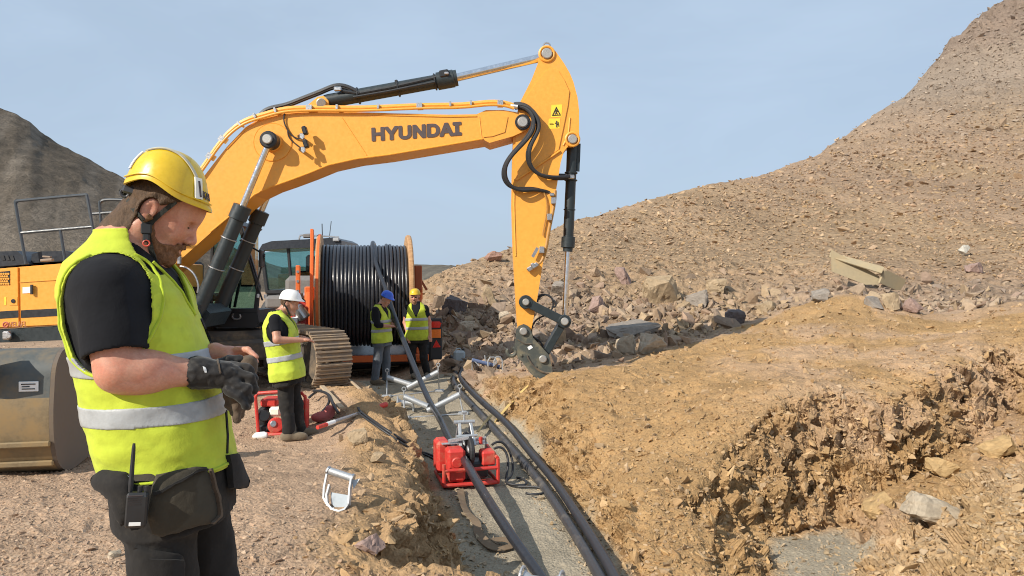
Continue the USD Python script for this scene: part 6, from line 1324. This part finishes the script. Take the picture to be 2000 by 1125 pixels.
# ------------------------------------------------------------------ the three workers farther off
def small_person(label, Y, f, hip, neck, hips, knees, ankles, shoulders, elbows, wrists, head, hpitch, hyaw, m_hel, m_trou, res, sleeve=.75, sc=1.0, hel_s=1.0, shades=False, strap=False, vestm=None, band_at=((.10, .15), (.25, .30)), wide=1.0, beard=False):
    """joints as (px, py, dY)"""
    J = lambda q: P(q[0], q[1], Y+(q[2] if len(q) > 2 else 0))
    hip_, neck_ = J(hip), J(neck); H_ = np.linalg.norm(neck_-hip_); k = H_/.56*sc
    T = Torso(hip_, neck_-hip_, f, [(a*H_/.56, c*k, rf*k*wide, rl*k*wide) for a, c, rf, rl in ((-.10, 0, .120, .165), (0, 0, .122, .170), (.10, 0, .120, .160), (.22, .004, .122, .165), (.34, .0, .125, .182), (.43, -.005, .112, .185), (.49, -.008, .085, .145), (.535, -.004, .062, .085), (.57, .005, .055, .058))])
    foot = [J(a) for a in ankles]; gzz = min(a[2] for a in foot)-.09
    g = thing('person', label, 'person', (hip_[0], hip_[1], gzz))
    HHs = rot_to(hyaw, pitch=math.radians(hpitch)); HOs = J(head); hfs = head_field(HOs, HHs, sc*1.02)
    nb_ = HOs-HHs[:, 2]*.05-HHs[:, 0]*.02
    S, E, Wr = [J(q) for q in shoulders], [J(q) for q in elbows], [J(q) for q in wrists]; Hp, Kn = [J(q) for q in hips], [J(q) for q in knees]
    def bf(p):
        d = smin(T(p, -.004), sd_cone(p, T.pt(0, 0, .50*H_/.56), nb_, .062*sc, .056*sc), .04); d = smin(d, hfs(p), .02)
        for a, b, c in zip(S, E, Wr):
            d = smin(d, smin(sd_cone(p, a, b, .058*sc, .044*sc), sd_cone(p, b, c, .044*sc, .029*sc), .02), .03)
            u = unit(c-b); side = unit(np.cross(u, [0, 0, 1.0])+1e-6)
            d = smin(d, sd_ell(p, c+u*.05, (.048, .032, .024), rot_to(u, up=(0.1, .2, 1))), .02)
            for i_, o in enumerate((-.024, -.008, .008, .024)): d = smin(d, chain(p, [c+u*.085+side*o, c+u*(.118+.006*(i_ % 2))+side*o*1.1-np.array([0, 0, .008]), c+u*.142+side*o-np.array([0, 0, .026])], (.0105, .0095, .0085), .004), .006)
            d = smin(d, chain(p, [c+u*.04+side*.03, c+u*.07+side*.045, c+u*.10+side*.04-np.array([0, 0, .01])], (.013, .011, .010), .004), .008)
        for a, b, c in zip(Hp, Kn, foot): d = smin(d, smin(sd_cone(p, a, b, .080, .055), sd_cone(p, b, c, .055, .038), .03), .03)
        return d
    allp = np.array([hip_, neck_, HOs]+S+E+Wr+Hp+Kn+foot); lo_, hi_ = allp.min(0)-.22, allp.max(0)+.24; lo_[2] = gzz
    obj('body', mesh_field(bf, lo_, hi_, res), M_SKIN2 if not beard else M_SKIN, g, smooth=True)
    def sh(p):
        d = T(p, .006)
        for a, b in zip(S, E):
            e_ = a+(b-a)*sleeve; d = smin(d, smax(sd_cone(p, a, e_, .072*sc, .060*sc), (p-e_) @ unit(b-a), .006), .03)
        if sleeve > .9:
            for b, c in zip(E, Wr): d = smin(d, np.maximum(sd_cone(p, b, b+(c-b)*.35, .054*sc, .046*sc), -1), .02)
        return np.maximum(d+(meshkit.fbm(p*9, 3, 3)-.5)*.012, -sd_cone(p, T.pt(.005, 0, .50*H_/.56), nb_, .064*sc, .062*sc))
    obj('t_shirt', mesh_field(sh, lo_, hi_, res*1.15), M_SHIRT, g, smooth=True)
    hem = -.075*H_/.56; vz = .30*H_/.56; ac = .375*H_/.56
    def ve(p, inf=.022, th=.034):
        f_, l, a = T.loc(p); o = T(p, inf+.018*np.clip((.2-a)/.2, 0, 1))+(meshkit.fbm(p*6, 3, 4)-.5)*.026
        d = np.maximum(o, -(o+th)); d = np.maximum(d, hem-a)
        arm = np.sqrt((f_/(.095*k))**2+((a-ac)/(.115*k))**2)-1; d = np.maximum(d, -np.where(np.abs(l) > .09*k, arm*.1, 1))
        d = np.maximum(d, np.where(f_ > -.01, np.clip((a-vz)*.45, -1, .085)-np.abs(l), -1))
        return np.maximum(d, np.where(a > .44*H_/.56, .083*k-np.sqrt(f_**2+l*l), -1))
    v_ = obj('hi_vis_vest', mesh_field(ve, lo_, hi_, res), vestm or M_VEST2, g, smooth=True)
    for a0, a1 in band_at:
        def bn(p): a = T.loc(p)[2]; return np.maximum(np.maximum(ve(p, .030, .04), a0*H_/.56-a), a-a1*H_/.56)
        obj('reflective_band', mesh_field(bn, lo_, hi_, res), M_REFL, v_, smooth=True)
    def tr_(p):
        d = T(p, .012, -9, -.02)
        for a, b, c in zip(Hp, Kn, foot): d = smin(d, smin(sd_cone(p, a, b, .100, .080), sd_cone(p, b, c, .080, .072), .03), .04)
        return np.maximum(d+(meshkit.fbm(p*np.array([9, 9, 7]), 4, 6)-.5)*.04, gzz+.05-p[:, 2])
    obj('work_trousers', mesh_field(tr_, lo_, hi_, res*1.1), m_trou, g, smooth=True)
    ff = unit([f[0], f[1], 0]); FR = rot_to(ff)
    for a in foot:
        c = np.array([a[0], a[1], gzz]); obj('boot', mesh_field(lambda p: np.maximum(smin(sd_cone(p, c+[0, 0, .06], c+[0, 0, .17], .055, .055), smin(sd_ell(p, c+ff*.09+[0, 0, .045], (.13, .05, .055), FR), sd_ell(p, c-ff*.03+[0, 0, .05], (.07, .05, .06), FR), .03), .04), gzz+.004-p[:, 2]), c-.26, c+.28, res*1.2), M_BOOT, g, smooth=True)
    obj('hair', mesh_field(lambda p: hfs(p, 'hair'), *bounds_of([HOs], .18), res), M_HAIR, g, smooth=True)
    if beard: obj('beard', mesh_field(lambda p: hfs(p, 'beard'), *bounds_of([HOs], .18), res), M_BEARD, g, smooth=True)
    hc = HOs+HHs[:, 2]*.055+HHs[:, 0]*.018
    h_, pt = helmet(hc, rot_to(hyaw, pitch=math.radians(hpitch-6)), .124*hel_s, .108*hel_s, .122*hel_s, m_hel, g, None, .035, -.006, nphi=48, nt=14)
    if strap: obj('chin_strap', ribbon(hfs, [(head[0]-12, head[1]-8), (head[0]-2, head[1]+8), (head[0]+4, head[1]+20)], 3, .004, Y-.4, Y+.3, .004, 1.5), M_STRAPK, h_)
    if shades: obj('sunglasses', mesh_field(lambda p: (lambda q: np.minimum(sd_ell(np.stack([q[:, 0], np.abs(q[:, 1]), q[:, 2]], 1), (.094, .033, .010), (.012, .026, .018)), sd_cone(np.stack([q[:, 0], np.abs(q[:, 1]), q[:, 2]], 1), (.09, .055, .014), (.0, .080, .012), .005, .004)))((p-HOs) @ HHs/sc), *bounds_of([HOs], .15), res*.7), M_BLACK, g, smooth=True)
    return g
small_person('worker in a white helmet and yellow vest standing beside the red power pack', 8.76, [.985, .17, 0], (560, 724), (541, 607), [(556, 735, -.08), (568, 733, .10)], [(560, 792, -.09), (578, 790, .10)], [(564, 843, -.10), (586, 838, .12)], [(537, 625, -.24), (556, 621, .19)], [(541, 664, -.33), (566, 660, .22)], [(588, 664, -.20), (588, 660, .06)], (562, 594), 14, [.97, .22, 0], M_HELW, M_TROU, .0095, .62, 1.0, 1.04, strap=True, wide=1.1)
small_person('worker in a blue helmet and grey jeans with a hand on the black cable', 13.9, [.94, -.30, 0], (746, 660), (742, 594), [(742, 664, -.09), (752, 663, .09)], [(737, 703, -.10), (754, 702, .10)], [(732, 739, -.12), (754, 738, .14)], [(733, 606, -.21), (752, 603, .17)], [(737, 635, -.28), (756, 630, .14)], [(762, 637, -.20), (765, 632, .02)], (752, 584), 30, [.94, -.32, 0], M_HELB, M_JEANS, .012, 1.0, 1.0)
small_person('worker in a yellow helmet and dark sunglasses facing the lens by the drum', 15.0, [.05, -1, 0], (815, 655), (813, 590), [(806, 660, 0), (824, 660, 0)], [(804, 698, -.03), (828, 698, -.03)], [(808, 728, 0), (834, 728, .05)], [(796, 602, 0), (830, 602, 0)], [(791, 630, .02), (838, 628, .04)], [(797, 655, -.10), (840, 652, -.06)], (811, 580), 8, [-.12, -1, 0], M_HELY, M_TROU, .012, .60, 1.04, shades=True, beard=True, vestm=M_VEST)
# ------------------------------------------------------------------ boulders that stand out one by one
def boulder(px, py, w, h, col, label, seed, flat=None, depth=.8, tilt=.25, sink=.12):
    r = np.random.default_rng(500+seed); q = ray(px, py); s = q[1]/FPX; W, Hh = w*s, h*s
    n = 15; p = r.normal(size=(n, 3)); p = np.sign(p)*np.abs(p)**.6; p /= np.linalg.norm(p, axis=1, keepdims=True)**.9; p *= r.uniform(.82, 1.05, (n, 1))
    p /= np.abs(p).max(0); p = p*np.array([W/2, W*depth/2, Hh/2*1.1]); a, b = r.uniform(-.5, .5), r.normal(0, tilt)
    c, s_ = math.cos(b), math.sin(b); p = p @ np.array([[c, 0, s_], [0, 1, 0], [-s_, 0, c]]).T
    m = hullmesh(p)
    for _ in range(3): m = m.subdivide()
    v = np.asarray(m.vertices); nn = v/np.linalg.norm(v, axis=1, keepdims=True); big = max(W, Hh)
    v = v+nn*(0.10*big*(meshkit.fbm(v/big*3.2+seed, 4, seed)-.5)+0.05*big*facets(v, big*.22, seed+1))[:, None]*.7
    loc = q+np.array([0, W*depth*.25, Hh*(.5-sink)])
    return obj('boulder', trimesh.Trimesh(v+loc, m.faces, process=False), stone_m, tint=np.array(col)*(.84 if seed not in (18,) else 1)*np.exp(r.normal(0, .05, (len(v), 1))), label=label, cat='boulder')
TAN, DK, PALE, PINK, OCH, GRY = (.40, .30, .19), (.15, .125, .12), (.46, .38, .28), (.36, .25, .21), (.46, .31, .15), (.30, .26, .22)
for k, (a, lab) in enumerate((
    ((1293, 592, 80, 66, TAN), 'largest tan boulder in the rubble, right of the excavator arm'),
    ((1232, 664, 118, 52, GRY), 'long slab-shaped grey boulder lying in the shadow of the excavator arm'),
    ((1226, 692, 52, 44, PALE), 'pale blocky rock in front of the long grey slab, the left one of two'),
    ((1275, 690, 56, 42, PALE), 'pale broken rock in front of the long grey slab, the right one of two'),
    ((1437, 634, 40, 34, DK), 'dark grey cube-like boulder on the far edge of the ochre spoil'),
    ((955, 603, 30, 46, TAN), 'upright tan boulder a little left of the excavator arm'),
    ((886, 614, 48, 38, DK), 'dark purplish boulder at the left end of the rubble near the drum'),
    ((984, 634, 34, 28, PALE), 'pale boulder just left of the lower excavator arm'),
    ((1604, 588, 40, 28, GRY), 'grey-tan boulder at the crest of the spoil mound below the steel plate'),
    ((1712, 602, 38, 30, GRY), 'grey boulder below the steel plate, leftmost of the three in a row'),
    ((1746, 606, 40, 36, TAN), 'tan boulder below the steel plate, the middle of the three in a row'),
    ((1787, 614, 42, 42, PINK), 'pinkish boulder below the steel plate, rightmost of the three in a row'),
    ((1826, 1024, 108, 52, PALE), 'big pale flat-faced rock slab in the right foreground above the gravel pit'),
    ((1722, 1006, 68, 38, OCH), 'ochre rock lying left of the big pale foreground slab'),
    ((1848, 932, 62, 34, OCH), 'ochre slab leaning on the right foreground heap above the big pale slab'),
    ((1962, 892, 74, 34, OCH), 'long ochre rock at the right edge of the foreground heap'),
    ((1846, 768, 42, 32, PALE), 'pale rock on the lip of the excavated hollow at right'),
    ((1889, 496, 26, 20, (.44, .41, .35)), 'small whitish rock high on the scree slope at right'),
    ((1908, 534, 38, 24, PINK), 'pink flat rock on the scree slope below the whitish rock'),
    ((966, 510, 36, 22, (.36, .22, .17)), 'reddish rock on the skyline left of the excavator arm'),
    ((1402, 574, 46, 40, TAN), 'tan boulder in the rubble between the largest tan boulder and the dark cube'),
    ((1220, 560, 26, 50, PINK), 'thin pinkish slab standing on edge in the rubble'),
    ((1366, 600, 48, 36, GRY), 'grey boulder right beside the largest tan boulder'),
    ((1160, 610, 44, 40, PINK), 'pinkish-brown boulder in the rubble just right of the bucket linkage'),
    ((1090, 580, 36, 34, GRY), 'grey boulder in the rubble behind the bucket cylinder'),
    ((1500, 610, 42, 26, TAN), 'low tan boulder between the dark cube and the spoil mound'),
    ((912, 650, 34, 26, PALE), 'pale boulder at the foot of the rubble behind the jerrycan'),
    ((700, 866, 44, 30, TAN), 'tan clod at the top of the left trench bank beside the corner roller'),
    ((738, 905, 32, 24, TAN), 'pale stone in the left trench bank right of the corner roller'),
    ((722, 1080, 62, 30, PINK), 'flat brownish stone bedded in the yard in front of the corner roller'),
    ((878, 1058, 26, 18, (.42, .20, .09)), 'small rusty-orange stone at the trench lip in the foreground'),
    ((220, 1092, 30, 18, PALE), 'small pale stone on the yard behind the large worker'))):
    boulder(*a, lab, k+1)
pq = ray(893, 1060)
obj('paper_scrap', box(pq+np.array([0, 0, .02]), (.045, .05, .006), rot_to([.6, -.6, .4]), .002), M_WHITE, label='white scrap of paper at the trench lip in the foreground', cat='litter')
